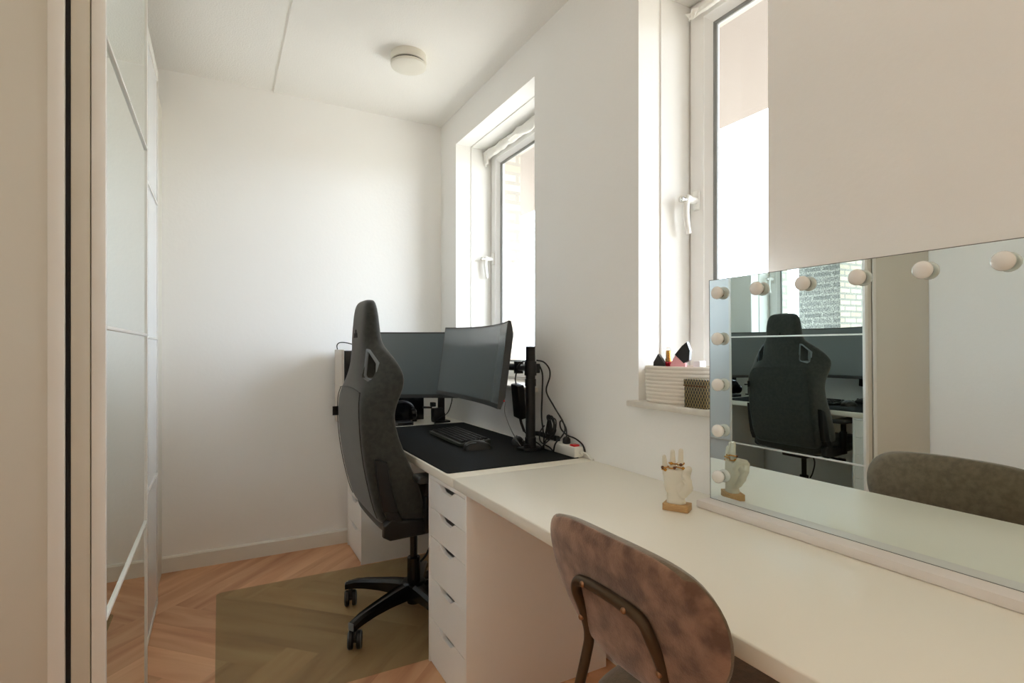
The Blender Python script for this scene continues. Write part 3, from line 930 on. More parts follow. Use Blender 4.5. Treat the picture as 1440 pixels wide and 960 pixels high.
def monitor_arm(label, px, py, ztop, zarm, target, name='monitor_arm', clamp=True, elbow=None):
    t = thing(name, label, 'monitor arm', (px, py, T))
    z0 = 0.7385
    bm = new()
    lathe(bm, [(.0205, z0 + .02), (.0205, ztop), (.019, ztop + .002)], (px, py, 0), n=24)
    finish('pole', bm, M['black_plastic'], t)
    bm = new()
    box(bm, px - .05, px + .045, py - .035, py + .035, z0, z0 + .010, 0.003)
    lathe(bm, [(.024, z0 + .01), (.024, z0 + .05), (.020, z0 + .055)], (px, py, 0), n=20)
    lathe(bm, [(.006, z0 + .01), (.012, z0 + .012), (.012, z0 + .028), (.006, z0 + .03)], (px - .035, py - .026, 0), n=12)
    finish('clamp_foot', bm, M['black_plastic'], t)
    bm = new()
    lathe(bm, [(.025, zarm - .03), (.026, zarm - .028), (.026, zarm + .028), (.025, zarm + .03)], (px, py, 0), n=20)
    lathe(bm, [(.024, zarm - .075), (.024, zarm - .045)], (px, py, 0), n=20)
    box(bm, px + .015, px + .042, py - .012, py + .012, zarm - .02, zarm + .02, 0.003)
    finish('collar', bm, M['black_plastic'], t)
    bm = new()
    tg = Vector(target)
    el = Vector(elbow) if elbow else (Vector((px, py, zarm)) + tg) / 2
    tube(bm, [(px, py, zarm), el], 0.016, 12)
    lathe(bm, [(.022, el.z - .028), (.022, el.z + .028)], (el.x, el.y, 0), n=18)
    tube(bm, [el, tg], 0.016, 12)
    ball(bm, tg, 0.022, seg=14)
    finish('arm', bm, M['black_plastic'], t)
    return t
c = Vector(PR(0.0, HR / 2, thR + 0.012 + 0.0245))
monitor_arm('black monitor arm with tall pole at the wall beside the power strip', 1.172, 1.988, 1.178, 1.085, c, elbow=(1.205, 2.15, 1.085))
c = Vector(PL(0.06, HL / 2, thL + 0.012 + 0.0245))
t2 = monitor_arm('black clamp and pole in the back corner carrying the left monitor', 1.150, 2.985, 1.12, 1.07, c, elbow=(1.09, 3.02, 1.07))
bm = new()
box(bm, 1.085, 1.145, 2.93, 2.985, .752, .825, 0.004)
box(bm, 1.075, 1.10, 2.935, 2.975, .835, .86, 0.004)
tube(bm, [(1.08, 2.95, .83), (1.03, 2.97, .832)], .006, 8)
finish('cable_bracket', bm, M['black_plastic'], t2)

# ------------------------------------------------------------------ desk mat, keyboard, mouse
ZM = T + 0.0035
bm = new()
prism(bm, rrect(.697, 1.262, 1.752, 2.918, .012, 4), 'z', T + 0.0003, ZM, 0.0008, 1)
single('desk_mat', bm, M['mat_black'], 'large black cloth mat covering the computer desk', 'desk mat', (0.98, 2.33, T))

kb = thing('keyboard', 'black mechanical keyboard lying on the desk mat', 'keyboard', (1.005, 2.385, ZM), R(90 + 3), world=False)
# local x along the length, local y away from the user is -y after rotation (keys face up)
KL, KW = 0.425, 0.150
bm = new()
prism(bm, [(-KW / 2, 0.004), (KW / 2, 0.004), (KW / 2, 0.026), (-KW / 2, 0.016)], 'x', -KL / 2, KL / 2, 0.002)
for sx in (-.19, .19):
    box(bm, sx - .02, sx + .02, -.055, -.035, 0, .005); box(bm, sx - .02, sx + .02, .035, .055, 0, .005)
finish('keyboard_body', bm, M['key_base'], kb)
rows = [[1] * 21, [1] * 13 + [2] + [1] * 7, [1.5] + [1] * 12 + [1.5] + [1] * 7, [1.75] + [1] * 11 + [2.25] + [1] * 7, [2.25] + [1] * 10 + [2.75] + [1] * 7, [1.25, 1.25, 1.25, 6.25, 1.25, 1.25, 1.25, 1.25] + [1] * 7]
for ri, row in enumerate(rows):
    y = KW / 2 - 0.017 - ri * 0.0222
    un = (KL - 0.02) / sum(row)
    x = -KL / 2 + 0.01
    bm = new()
    for k in row:
        x0, x1 = x + 0.0013, x + k * un - 0.0013
        zb_ = 0.022 - ri * 0.0013; zt_ = zb_ + 0.010
        y0, y1 = y - 0.0092, y + 0.0092
        lo = [(x0, y0, zb_), (x1, y0, zb_), (x1, y1, zb_), (x0, y1, zb_)]
        hi = [(x0 + .002, y0 + .002, zt_), (x1 - .002, y0 + .002, zt_), (x1 - .002, y1 - .003, zt_), (x0 + .002, y1 - .003, zt_)]
        loft(bm, [lo, hi]); x += k * un
    finish('key_row', bm, M['key'], kb, 0)
kb.rotation_euler = (0, 0, R(-92))

def mouse(name, label, loc, rz, s=1.0):
    t = thing(name, label, 'mouse', loc, rz, world=False)
    bm = new(); rings = []
    for x, hw, h in ((-.060, .012, .010), (-.055, .024, .022), (-.035, .031, .036), (-.005, .031, .040), (.03, .029, .033), (.052, .026, .022), (.062, .018, .012)):
        rings.append([(x, hw * math.cos(a) * (1 if math.sin(a) > 0 else .96), max(0.0, h * math.sin(a)) + 0.001) for a in [PI * i / 10 for i in range(11)]] )
    loft(bm, rings)
    bmesh.ops.scale(bm, vec=(s, s, s), verts=bm.verts)
    finish('shell', bm, M['mouse'], t, 60)
    bm = new()
    lathe(bm, [(.0085, -.004), (.0105, -.003), (.0105, .003), (.0085, .004)], (.042, 0, .026), 'y', 16)
    bmesh.ops.scale(bm, vec=(s, s, s), verts=bm.verts)
    finish('scroll_wheel', bm, M['dark_grey'], t)
    for s_ in (-1, 1):
        bm = new()
        tube(bm, [(-.052, s_ * .014, .0215), (-.035, s_ * .021, .0312), (-.012, s_ * .024, .0330)], .0012, 5, smooth=4)
        bmesh.ops.scale(bm, vec=(s, s, s), verts=bm.verts)
        finish('trim_line', bm, M['grey_plastic'], t)
mouse('computer_mouse', 'black mouse beside the keyboard on the desk mat', (.975, 2.105, ZM), R(-6))
mouse('computer_mouse', 'black mouse tucked behind the foot of the monitor pole', (1.19, 2.13, ZM), R(70), 0.92)

# ------------------------------------------------------------------ PC tower, headset, dock
pc = thing('computer_tower', 'dark computer tower with pale front in the far desk corner', 'computer', (.83, 3.19, T))
X0, X1, Y0, Y1, Z0, Z1 = .600, 1.080, 3.085, 3.295, T + .012, 1.158
bm = new()
box(bm, X0 + .014, X1, Y0 + .004, Y1, Z0, Z1, 0.003)
for x in (X0 + .05, X1 - .05):
    for y in (Y0 + .03, Y1 - .03): lathe(bm, [(.014, T + .0005), (.016, Z0 + .001)], (x, y, 0), n=12)
finish('case', bm, M['black_plastic'], pc)
bm = new(); box(bm, X0, X0 + .014, Y0, Y1, Z0, Z1 + .006, 0.003); q = finish('front_panel', bm, M['pc_white'], pc); q['label'] = 'pale front panel'
bm = new(); box(bm, X0 + .02, X1 - .004, Y0, Y0 + .004, Z0 + .006, Z1 - .004, 0.001); finish('glass_side', bm, M['black_gloss'], pc)
bm = new()
tube(bm, [(.60, 3.21, 1.166), (.60, 3.22, 1.19), (.615, 3.21, 1.205), (.65, 3.19, 1.203), (.69, 3.18, 1.19), (.72, 3.18, 1.168)], .003, 8, smooth=6)
single('cable_loop', bm, M['black_plastic'], 'thin black cable looping over the top of the computer tower', 'cable', (.66, 3.19, 1.162))
dk = thing('docking_box', 'low dark grey box on the desk in front of the computer tower', 'box', (.91, 2.99, T))
bm = new(); box(bm, .84, .972, 2.955, 3.04, T + .0005, T + .022, 0.003); finish('body', bm, M['dark_grey'], dk)
bm = new(); box(bm, .88, .962, 2.953, 2.957, T + .005, T + .017, 0.001); finish('front_slot', bm, M['black_gloss'], dk)
hs = thing('headset', 'black headset standing on the low dark box', 'headset', (.915, 3.0, T + .022))
bm = new()
tube(bm, [(.915 + .072 * math.cos(a), 3.0, T + .082 + .052 * math.sin(a)) for a in [PI * (-0.12 + 1.24 * i / 20) for i in range(21)]], .007, 8, sx=1.6)
finish('headband', bm, M['black_plastic'], hs)
for s_ in (-1, 1):
    bm = new()
    lathe(bm, [(.012, -.016), (.034, -.014), (.038, -.004), (.038, .008), (.030, .014), (.012, .015)], (.915 + s_ * .066, 3.0, T + .062), 'x', 24)
    e = finish('ear_cup', bm, M['black_gloss'], hs, 40)
    bm = new(); tube(bm, [(.915 + s_ * .066 + .017 * s_, 3.0 + .020 * math.cos(2 * PI * i / 20), T + .062 + .020 * math.sin(2 * PI * i / 20)) for i in range(20)], .002, 6, closed=True)
    finish('silver_ring', bm, M['steel'], e)

# ------------------------------------------------------------------ power strip, adapter, cables
ps = thing('power_strip', 'white power strip with red switch lying along the wall behind the pole', 'power strip', (1.253, 1.92, ZM))
bm = new(); box(bm, 1.232, 1.276, 1.748, 2.085, ZM + .0005, ZM + .042, 0.005); finish('body', bm, M['white_plastic'], ps)
bm = new(); box(bm, 1.240, 1.268, 1.762, 1.792, ZM + .040, ZM + .049, 0.002); q = finish('switch', bm, M['red'], ps); q['label'] = 'red rocker switch'
for i in range(4):
    bm = new(); yy = 1.835 + i * .062
    lathe(bm, [(.012, ZM + .0415), (.0185, ZM + .0418), (.0195, ZM + .0425), (.0185, ZM + .0432), (.012, ZM + .0432)], (1.254, yy, 0), n=20)
    finish('socket', bm, M['white_plastic'], ps)
bm = new()
tube(bm, [(1.262, 1.746, ZM + .02), (1.270, 1.72, ZM + .018), (1.277, 1.70, .738), (1.280, 1.689, .7365)], .0045, 8, smooth=5)
tube(bm, [(1.262, 1.750, ZM + .02), (1.263, 1.735, ZM + .02)], .008, 10)
finish('supply_cord', bm, M['white_plastic'], ps)

def cable(label, pts, r=.0032, m='black_plastic', name='cable'):
    bm = new(); tube(bm, pts, r, 8, smooth=7)
    return single(name, bm, M[m], label, 'cable', tuple(pts[-1]), smooth=60)
pl = thing('power_plug', 'black plug with looped cord in the power strip next to the red switch', 'plug', (1.252, 1.835, ZM + .043))
bm = new(); lathe(bm, [(.014, ZM + .0434), (.017, ZM + .046), (.016, ZM + .062), (.009, ZM + .070)], (1.254, 1.835, 0), n=16)
finish('plug_body', bm, M['black_plastic'], pl)
bm = new()
tube(bm, [(1.254, 1.835, ZM + .066), (1.262, 1.85, ZM + .10), (1.266, 1.885, ZM + .128), (1.268, 1.905, ZM + .120), (1.264, 1.89, ZM + .095), (1.266, 1.85, ZM + .075), (1.274, 1.80, ZM + .066), (1.280, 1.76, ZM + .047), (1.281, 1.745, ZM + .02)], .0032, 8, smooth=7)
finish('cord', bm, M['black_plastic'], pl)
bm = new()
tube(bm, [(1.250, 1.89, ZM + .056), (1.245, 1.96, ZM + .054), (1.238, 2.03, ZM + .058), (1.225, 2.08, ZM + .052)], .0105, 10, smooth=5)
tube(bm, [(1.253, 1.905, ZM + .0435), (1.253, 1.905, ZM + .058)], .014, 12)
single('inline_plug', bm, M['black_plastic'], 'long black inline plug resting on top of the power strip', 'plug', (1.245, 1.97, ZM + .044), smooth=50)
ad = thing('power_adapter', 'black power adapter brick hanging by its cable beside the pole', 'adapter', (1.185, 2.10, .84))
bm = new()
mt = Matrix.Translation((1.180, 2.105, .935)) @ Matrix.Rotation(R(-10), 4, 'Y') @ Matrix.Rotation(R(8), 4, 'X')
box(bm, -.017, .017, -.033, .033, -.078, .078, 0.006, 3, mtx=mt)
finish('brick', bm, M['black_plastic'], ad)
bm = new()
tube(bm, [(1.167, 2.105, 1.008), (1.166, 2.11, 1.04), (1.170, 2.09, 1.09), (1.190, 2.075, 1.114), (1.216, 2.06, 1.09), (1.220, 2.05, 1.05), (1.216, 2.04, .99)], .003, 8, smooth=6)
finish('lead', bm, M['black_plastic'], ad)
bm = new()
tube(bm, [(1.192, 2.115, .862), (1.196, 2.11, .835), (1.20, 2.09, .80)], .006, 8, smooth=5)
tube(bm, [(1.20, 2.09, .80), (1.212, 2.05, .772), (1.224, 2.01, .756), (1.226, 1.985, .746)], .003, 8, smooth=6)
finish('lead', bm, M['black_plastic'], ad)
cable('black cable running down the back of the monitor pole', [(1.228, 2.01, 1.10), (1.224, 1.975, 1.06), (1.212, 1.957, .98), (1.212, 1.962, .88), (1.218, 1.955, .80), (1.225, 1.965, .742)], .0036)
cable('black cable bowing out to the right of the monitor pole', [(1.200, 1.985, 1.120), (1.225, 1.965, 1.112), (1.236, 1.94, 1.085), (1.230, 1.925, 1.05), (1.222, 1.940, .99), (1.234, 1.902, .93), (1.250, 1.858, .87), (1.252, 1.843, .835), (1.240, 1.853, .806), (1.221, 1.868, .778), (1.219, 1.880, .742)], .0034)
cable('pale grey cable drooping from the right monitor to the desk', [tuple(PR(.33, .03, .05)), (1.055, 2.00, .90), (1.085, 2.01, .835), (1.135, 2.045, .775), (1.17, 2.07, .742)], .0022, 'grey_cable')
bm = new()                                    # tied coil
cc = Vector((1.232, 1.925, .842))
for k, (rx, rz, ph, dy) in enumerate(((.034, .040, 0, 0), (.030, .046, .5, .006), (.038, .036, 1.1, -.006), (.028, .042, 1.8, .010), (.034, .044, 2.4, -.010))):
    pts = []
    for i in range(24):
        a = 2 * PI * i / 24
        pts.append(cc + Vector((rx * .35 * math.sin(a + ph) + .006 * math.cos(2 * a), rx * math.cos(a) + dy, rz * math.sin(a) + .006 * math.sin(3 * a + ph))))
    tube(bm, pts, .0031, 7, closed=True)
tube(bm, [cc + Vector((0, 0, .03)), cc + Vector((-.004, .004, -.05)), (1.222, 1.94, .785), (1.216, 1.955, .752)], .0032, 7, smooth=5)
tube(bm, [cc + Vector((.004, -.02, -.03)), (1.225, 1.915, .79), (1.20, 1.925, .765), (1.192, 1.94, .742)], .0032, 7, smooth=5)
tube(bm, [cc + Vector((-.01, .03, .0)), (1.205, 1.965, .81), (1.20, 1.95, .775), (1.222, 1.915, .755), (1.228, 1.90, .742)], .0032, 7, smooth=5)
single('coiled_cable', bm, M['black_plastic'], 'tangled coil of black cable right of the pole above the power strip', 'cable', (1.215, 1.94, .742), smooth=60)
cable('black cable curving down from the left monitor to the corner clamp', [tuple(PL(.25, .02, .055)), (1.163, 2.86, .86), (1.150, 2.89, .80), (1.11, 2.925, .765), (1.085, 2.926, .738)], .003)

# ------------------------------------------------------------------ bulb mirror on the dressing table
XM, YM_, MW, MH = 1.200, 1.050, 0.815, 0.603
mr = thing('vanity_mirror', 'wide frameless mirror with a row of round bulbs standing on the dressing table', 'mirror', (XM, YM_, T), R(0.3), world=False)
ZB = 0.021
# local: x into the wall, y along the wall (mirror runs to -y), z up
bm = new()
box(bm, -.046, .052, -MW - .004, .010, 0.0004, ZB, 0.003)
finish('base', bm, M['mirror_base'], mr)
lean = Matrix.Translation((0, 0, ZB)) @ Matrix.Rotation(R(-0.45), 4, 'Y')
bm = new(); box(bm, .006, .036, -MW, 0, 0.001, MH, 0.002, mtx=lean); finish('back_panel', bm, M['mirror_base'], mr)
bm = new(); box(bm, 0, .005, -MW, 0, 0.001, MH, 0.0004, 1, mtx=lean); finish('mirror_glass', bm, M['mirror'], mr, 0)
bm = new()
box(bm, -.0006, .0062, -MW - .0012, -MW, 0, MH + .0012, mtx=lean); box(bm, -.0006, .0062, 0, .0012, 0, MH + .0012, mtx=lean)
box(bm, -.0006, .0062, -MW, 0, MH, MH + .0012, mtx=lean); box(bm, -.0006, .0062, -MW, 0, -.0002, .001, mtx=lean)
finish('edge_strip', bm, M['gasket'], mr, 0)
spots = [(-.036 - i * .1208, .566) for i in range(7)] + [(-.036, .566 - .1245 * i) for i in range(1, 5)] + [(-.761, .566 - .1245 * i) for i in range(1, 5)]
for y, z in spots:
    bm = new()
    lathe(bm, [(.008, 0.0), (.0125, -.0003), (.0125, -.003), (.008, -.0035)], (0, y, z), 'x', 20)
    bmesh.ops.transform(bm, matrix=lean, verts=bm.verts)
    s_ = finish('bulb_socket', bm, M['chrome_socket'], mr, 40)
    bm = new()
    lathe(bm, [(.008, -.0030), (.0135, -.0040), (.0164, -.0075), (.0174, -.012), (.0166, -.0165), (.0138, -.0205), (.0085, -.0232), (.002, -.0242)], (0, y, z), 'x', 26)
    bmesh.ops.transform(bm, matrix=lean, verts=bm.verts)
    finish('bulb', bm, M['bulb'], s_, 60)

# ------------------------------------------------------------------ plaster hand with rings
HX, HY = 1.089, 1.066
hd = thing('plaster_hand', 'ivory plaster hand on a wooden block holding gold rings', 'ornament', (HX, HY, T), R(-60), world=False)
# local: x lateral (thumb side +), y away from the camera, z up
bm = new(); box(bm, -.034, .034, -.022, .022, 0.0004, .019, 0.0012); q = finish('wooden_base', bm, M['oak_block'], hd); q['label'] = 'pale oak block'
def capsule(bm, a, b, r0, r1, n=14, flat=1.0):
    a, b = Vector(a), Vector(b)
    d = (b - a); L_ = d.length
    q = Vector((0, 0, 1)).rotation_difference(d.normalized()).to_matrix().to_4x4()
    prof = []
    for i in range(6): 
        t_ = -PI / 2 + PI / 2 * i / 6; prof.append((max(r0 * math.cos(t_), 1e-4), r0 * math.sin(t_)))
    for i in range(7):
        t_ = PI / 2 * i / 6; prof.append((max(r1 * math.cos(t_), 1e-4), L_ + r1 * math.sin(t_)))
    lathe(bm, prof, (0, 0, 0), 'z', n, mtx=Matrix.Translation(a) @ q)
bm = new()
rings = []
for z, cx, hx, hy in ((.0185, -.002, .026, .018), (.030, -.003, .0235, .0165), (.045, -.002, .025, .0165), (.062, .000, .032, .0165), (.080, .000, .036, .0155), (.098, -.004, .034, .0135), (.108, -.006, .030, .011)):
    rings.append([(cx + hx * math.copysign(abs(math.cos(a)) ** .8, math.cos(a)), hy * math.copysign(abs(math.sin(a)) ** .8, math.sin(a)), z) for a in [2 * PI * i / 24 for i in range(24)]])
loft(bm, rings)
fing = []
for x0, z0, mid_, tip, r in ((-.0315, .096, (-.0335, .001, .118), (-.0345, -.001, .140), .0072), (-.0125, .102, (-.0125, .002, .130), (-.0120, .0, .156), .0079), (.0075, .102, (.0090, .002, .132), (.0100, .0, .161), .0078)):
    capsule(bm, (x0, 0, z0), mid_, r * 1.12, r * 1.02); capsule(bm, mid_, tip, r * 1.02, r * .80); fing.append((x0, z0, mid_, r))
# index folded forward, thumb reaching over it
capsule(bm, (.026, .002, .096), (.032, -.006, .114), .0095, .0088); capsule(bm, (.032, -.006, .114), (.029, -.026, .110), .0088, .0078); capsule(bm, (.029, -.026, .110), (.024, -.027, .094), .0078, .0066)
capsule(bm, (.018, -.008, .048), (.034, -.014, .066), .0135, .0115); capsule(bm, (.034, -.014, .066), (.036, -.024, .086), .0110, .0090); capsule(bm, (.036, -.024, .086), (.026, -.033, .103), .0090, .0066)
ball(bm, (.029, -.013, .090), .010, .010, .016); ball(bm, (.016, -.010, .060), .017, .010, .020); ball(bm, (-.020, -.008, .068), .013, .009, .024)
hm = finish('hand', bm, M['plaster'], hd, 180)
rm = hm.modifiers.new('r', 'REMESH'); rm.mode = 'VOXEL'; rm.voxel_size = 0.0013
sm = hm.modifiers.new('s', 'SMOOTH'); sm.factor = 0.5; sm.iterations = 5
apply_mods(hm)
RW = Matrix.Translation((HX, HY, T)) @ Matrix.Rotation(R(-60), 4, 'Z')
finger_names = ('short left finger', 'middle raised finger', 'tall right finger')
for i, (x0, z0, mid_, r) in enumerate(fing):
    for j in range(2):
        k = 0.42 + 0.36 * j
        c = RW @ (Vector((x0, 0, z0)).lerp(Vector(mid_), k))
        rg = thing('ring', ('lower' if j == 0 else 'upper') + ' gold ring on the ' + finger_names[i] + ' of the plaster hand', 'ring', tuple(c))
        bm = new()
        tl = R((8, -10, 12)[i] * (1 if j else -1))
        rr = r * 1.20
        tube(bm, [c + Vector((rr * math.cos(a), rr * math.sin(a), rr * math.sin(tl) * math.cos(a))) for a in [2 * PI * q / 28 for q in range(28)]], .0018, 8, closed=True)
        finish('band', bm, M['gold'], rg, 60)
        bm = new()
        ang = R(-130 - 50 * j + 25 * i)
        p = c + Vector((rr * math.cos(ang), rr * math.sin(ang), rr * math.sin(tl) * math.cos(ang)))
        ball(bm, p, .0046, .0046, .0042, seg=12)
        finish('stone', bm, M['dark_stone' if (i + j) % 2 else 'gold'], rg, 60)

# ------------------------------------------------------------------ basket and things on the near window sill
BC = (1.375, 1.275); BR = R(-66)
bk = thing('rope_basket', 'oval white rope basket full of cosmetics on the near window sill', 'basket', (*BC, ZS), BR, world=False)
def sup(a, hx, hy, e=0.88):
    c, s = math.cos(a), math.sin(a)
    return (hx * math.copysign(abs(c) ** e, c), hy * math.copysign(abs(s) ** e, s))
bm = new(); rings = []
N = 64; coils = 10; H = .122
prof = []
for i in range(coils * 6 + 1):
    z = H * i / (coils * 6)
    prof.append((.0030 * abs(math.sin(PI * coils * z / H)) + .004 * z / H, z))
prof_in = [(-.012 + .004 * z / H, z) for z in (H, H * .7, H * .3, .012)]
allp = [(-.02, 0.0004)] + prof + prof_in
for dr, z in allp:
    rings.append([(*sup(2 * PI * k / N, .156 + dr, .080 + dr), max(z, .0004)) for k in range(N)])
loft(bm, rings)
finish('woven_body', bm, M['rope'], bk, 60)
RB = Matrix.Translation((*BC, ZS)) @ Matrix.Rotation(BR, 4, 'Z')
def inb(x, y, z): return RB @ Vector((x, y, z))
# perfume bottle
p = inb(-.088, .008, 0)
pf = thing('perfume_bottle', 'red perfume bottle with gold sprayer and clear cap standing in the rope basket', 'bottle', (p.x, p.y, ZS + .013))
bm = new(); box(bm, p.x - .02, p.x + .02, p.y - .022, p.y + .022, ZS + .013, ZS + .136, 0.005, 3); finish('bottle_body', bm, M['red_glass'], pf)
bm = new(); lathe(bm, [(.010, ZS + .1362), (.010, ZS + .146), (.0075, ZS + .147), (.0075, ZS + .172), (.005, ZS + .174)], (p.x, p.y, 0), n=18); finish('sprayer', bm, M['gold'], pf)
bm = new(); lathe(bm, [(.0155, ZS + .1365), (.0165, ZS + .137), (.0165, ZS + .182), (.0150, ZS + .183), (.0150, ZS + .138)], (p.x, p.y, 0), n=24); finish('clear_cap', bm, M['clear'], pf)
# wedge cartons
def wedge(name, label, c, pts, thick, m, ang):
    bm = new(); prism(bm, pts, 'y', -thick / 2, thick / 2, 0.001, 1)
    mt = RB @ Matrix.Translation(c) @ Matrix.Rotation(ang, 4, 'Z')
    bmesh.ops.transform(bm, matrix=mt, verts=bm.verts)
    b = mt @ Vector((0, 0, 0))
    return single(name, bm, m, label, 'carton', tuple(b), smooth=0)
wedge('paper_carton', 'small pointed black carton at the left end of the rope basket', (-.108, -.018, .030), [(-.022, 0), (.022, 0), (.020, .100), (.012, .112), (-.002, .132), (-.018, .104)], .022, M['black_card'], R(4))
pk = thing('cosmetic_pouch', 'pink pouch with a large black pointed flap in the middle of the rope basket', 'pouch', tuple(inb(-.036, -.022, .014)))
def wpart(name, pts, th, m, parent, dy=0):
    bm = new(); prism(bm, pts, 'y', -th / 2, th / 2, 0.001, 1)
    mt = RB @ Matrix.Translation((-.036, -.022 + dy, .014)) @ Matrix.Rotation(R(0), 4, 'Z')
    bmesh.ops.transform(bm, matrix=mt, verts=bm.verts)
    finish(name, bm, m, parent, 0)
wpart('pouch_body', [(-.026, 0), (.030, 0), (.020, .118), (-.010, .150), (-.030, .112)], .020, M['pink'], pk)
wpart('black_flap', [(-.014, .146), (.010, .175), (.026, .188), (.036, .160), (.034, .128), (.016, .118)], .024, M['black_card'], pk)
p = inb(.014, .020, .014)
bm = new(); box(bm, p.x - .014, p.x + .014, p.y - .014, p.y + .014, p.z, p.z + .125, 0.001)
single('paper_carton', bm, M['white_card'], 'small white carton standing right of the pink pouch in the basket', 'carton', tuple(p))
p = inb(-.122, .022, .014)
bm = new(); tube(bm, [p, p + Vector((0, .002, .09)), p + Vector((-.004, .004, .118))], .010, 12, smooth=4)
single('lipstick_tube', bm, M['dark_red'], 'dark red cosmetic tube at the far left of the rope basket', 'cosmetic', tuple(p), smooth=50)
p = inb(.095, -.005, .014)
cb = thing('cosmetic_jar', 'small pale bottle with peach cap at the right end of the rope basket', 'bottle', tuple(p))
bm = new(); lathe(bm, [(.016, p.z), (.018, p.z + .002), (.018, p.z + .088), (.010, p.z + .094)], (p.x, p.y, 0), n=20); finish('jar_body', bm, M['white_plastic'], cb)
bm = new(); lathe(bm, [(.0125, p.z + .0945), (.013, p.z + .096), (.013, p.z + .122), (.011, p.z + .124)], (p.x, p.y, 0), n=20); finish('cap', bm, M['beige_cap'], cb)
# lattice box
lb = thing('lattice_box', 'small black and gold lattice patterned box in front of the rope basket', 'box', (1.297, 1.160, ZS))
bm = new(); box(bm, 1.258, 1.312, 1.118, 1.202, ZS + .0004, ZS + .066, 0.0012); finish('box_body', bm, M['weave'], lb)
bm = new(); box(bm, 1.2565, 1.3135, 1.1165, 1.2035, ZS + .0665, ZS + .087, 0.0012); finish('lid', bm, M['weave'], lb)
bm = new()
tube(bm, [(1.2566, 1.2036, ZS + .067), (1.2566, 1.1164, ZS + .067)], .0015, 6); tube(bm, [(1.2566, 1.2036, ZS + .067), (1.3134, 1.2036, ZS + .067)], .0015, 6)
finish('metal_rim', bm, M['dark_stone'], lb)

# ------------------------------------------------------------------ brown velvet chair
VY = 0.722
vc = thing('dining_chair', 'brown velvet shell back chair with bronze tube frame at the dressing table', 'chair', (0.70, VY, 0), world=False)
VX = 0.70
def back_x(z, y):
    """rear surface of the backrest shell (room x)"""
    lean_ = 0.566 + (0.835 - z) * 0.205
    return lean_ + 0.014 * (y / .23) ** 2
def hw_of(z):
    tab = [(.855, .03), (.854, .10), (.850, .150), (.841, .184), (.824, .208), (.80, .223), (.772, .228), (.738, .224), (.705, .212), (.675, .187), (.65, .158), (.63, .122), (.615, .08), (.607, .03)]
    return tab
rowsF, rowsB = [], []
N = 20
tab = hw_of(0)
rings = []
for z, hw in tab:
    edge = min(1.0, min(.855 - z + .004, z - .606 + .004) / .03)
    ring = []
    for i in range(N + 1):
        s = -1 + 2 * i / N
        y = s * hw
        e = math.sqrt(max(0.0, 1 - abs(s) ** 6)) * math.sqrt(max(0.05, min(1, edge)))
        ring.append((back_x(z, y) - VX + 0.018 - 0.018 * e, y, z))
    for i in range(N, -1, -1):
        s = -1 + 2 * i / N
        y = s * hw
        e = math.sqrt(max(0.0, 1 - abs(s) ** 6)) * math.sqrt(max(0.05, min(1, edge)))
        ring.append((back_x(z, y) - VX + 0.018 + 0.026 * e + 0.0005, y, z))
    rings.append(ring)
bm = new(); loft(bm, rings)
nring = len(rings[0])
for f in bm.faces:
    f.normal_update()
    if f.calc_center_median().x + VX - back_x(f.calc_center_median().z, f.calc_center_median().y) > 0.013: f.material_index = 1
br = finish('backrest', bm, [M['velvet_back'], M['velvet_front']], vc, 180)
sub = br.modifiers.new('s', 'SUBSURF'); sub.levels = 1; apply_mods(br)
bm = new()
def seat2(x, hw, z0, z1): return [(x, -hw, (z0 + z1) / 2), (x, -hw * .93, z1 - .012), (x, -hw * .6, z1), (x, 0, z1 + .004), (x, hw * .6, z1), (x, hw * .93, z1 - .012), (x, hw, (z0 + z1) / 2), (x, hw * .93, z0 + .008), (x, 0, z0), (x, -hw * .93, z0 + .008)]
loft(bm, [seat2(x - VX, hw, a, b) for x, hw, a, b in ((.655, .11, .435, .465), (.665, .165, .42, .482), (.70, .205, .413, .492), (.80, .235, .41, .495), (.95, .240, .41, .495), (1.06, .222, .413, .49), (1.095, .18, .42, .48), (1.105, .12, .435, .465))])
s2 = finish('seat', bm, M['velvet_front'], vc, 180)
sub = s2.modifiers.new('s', 'SUBSURF'); sub.levels = 2; apply_mods(s2)
bm = new()                                    # bent tube: rear legs and the hoop behind the backrest
def bx(z, y, o=-.010): return back_x(z, y) - VX + o
hoop = [(.495 - VX, -.185, .012), (.560 - VX, -.150, .30), (.596 - VX, -.120, .50), (.612 - VX, -.109, .585), (.616 - VX, -.104, .630), (.601 - VX, -.101, .68), (bx(.72, .098), -.098, .722), (bx(.742, .088), -.087, .744), (bx(.751, .07), -.065, .753), (bx(.754, .03), -.03, .756)]
hoop = hoop + [(bx(.756, 0), 0, .757)] + [(p[0], -p[1], p[2]) for p in hoop[::-1]]
tube(bm, hoop, .0098, 14, smooth=6)
finish('tube_frame', bm, M['bronze'], vc, 60)
for s_ in (-1, 1):
    bm = new()
    tube(bm, [(1.09 - VX, s_ * .20, .012), (1.04 - VX, s_ * .165, .38), (.99 - VX, s_ * .15, .402), (.70 - VX, s_ * .135, .403), (.615 - VX, s_ * .112, .46)], .009, 12, smooth=6)
    finish('leg', bm, M['bronze'], vc, 60)
for y, z in ((-.055, .7535), (.055, .7535), (-.1015, .668), (.1015, .668)):
    bm = new()
    lathe(bm, [(.002, -.0125), (.0045, -.0120), (.0055, -.0100), (.0055, -.006)], ((bx(z, abs(y), -.010) if z > .7 else .604 - VX), y, z), 'x', 14)
    finish('screw', bm, M['screw'], vc, 60)
for s_ in (-1, 1):
    for x in (.475, 1.09):
        bm = new(); lathe(bm, [(.012, .0004), (.013, .002), (.013, .018), (.010, .02)], (x - VX, s_ * (.19 if x < .6 else .20), 0), n=14)
        finish('foot_cap', bm, M['black_rubber'], vc)

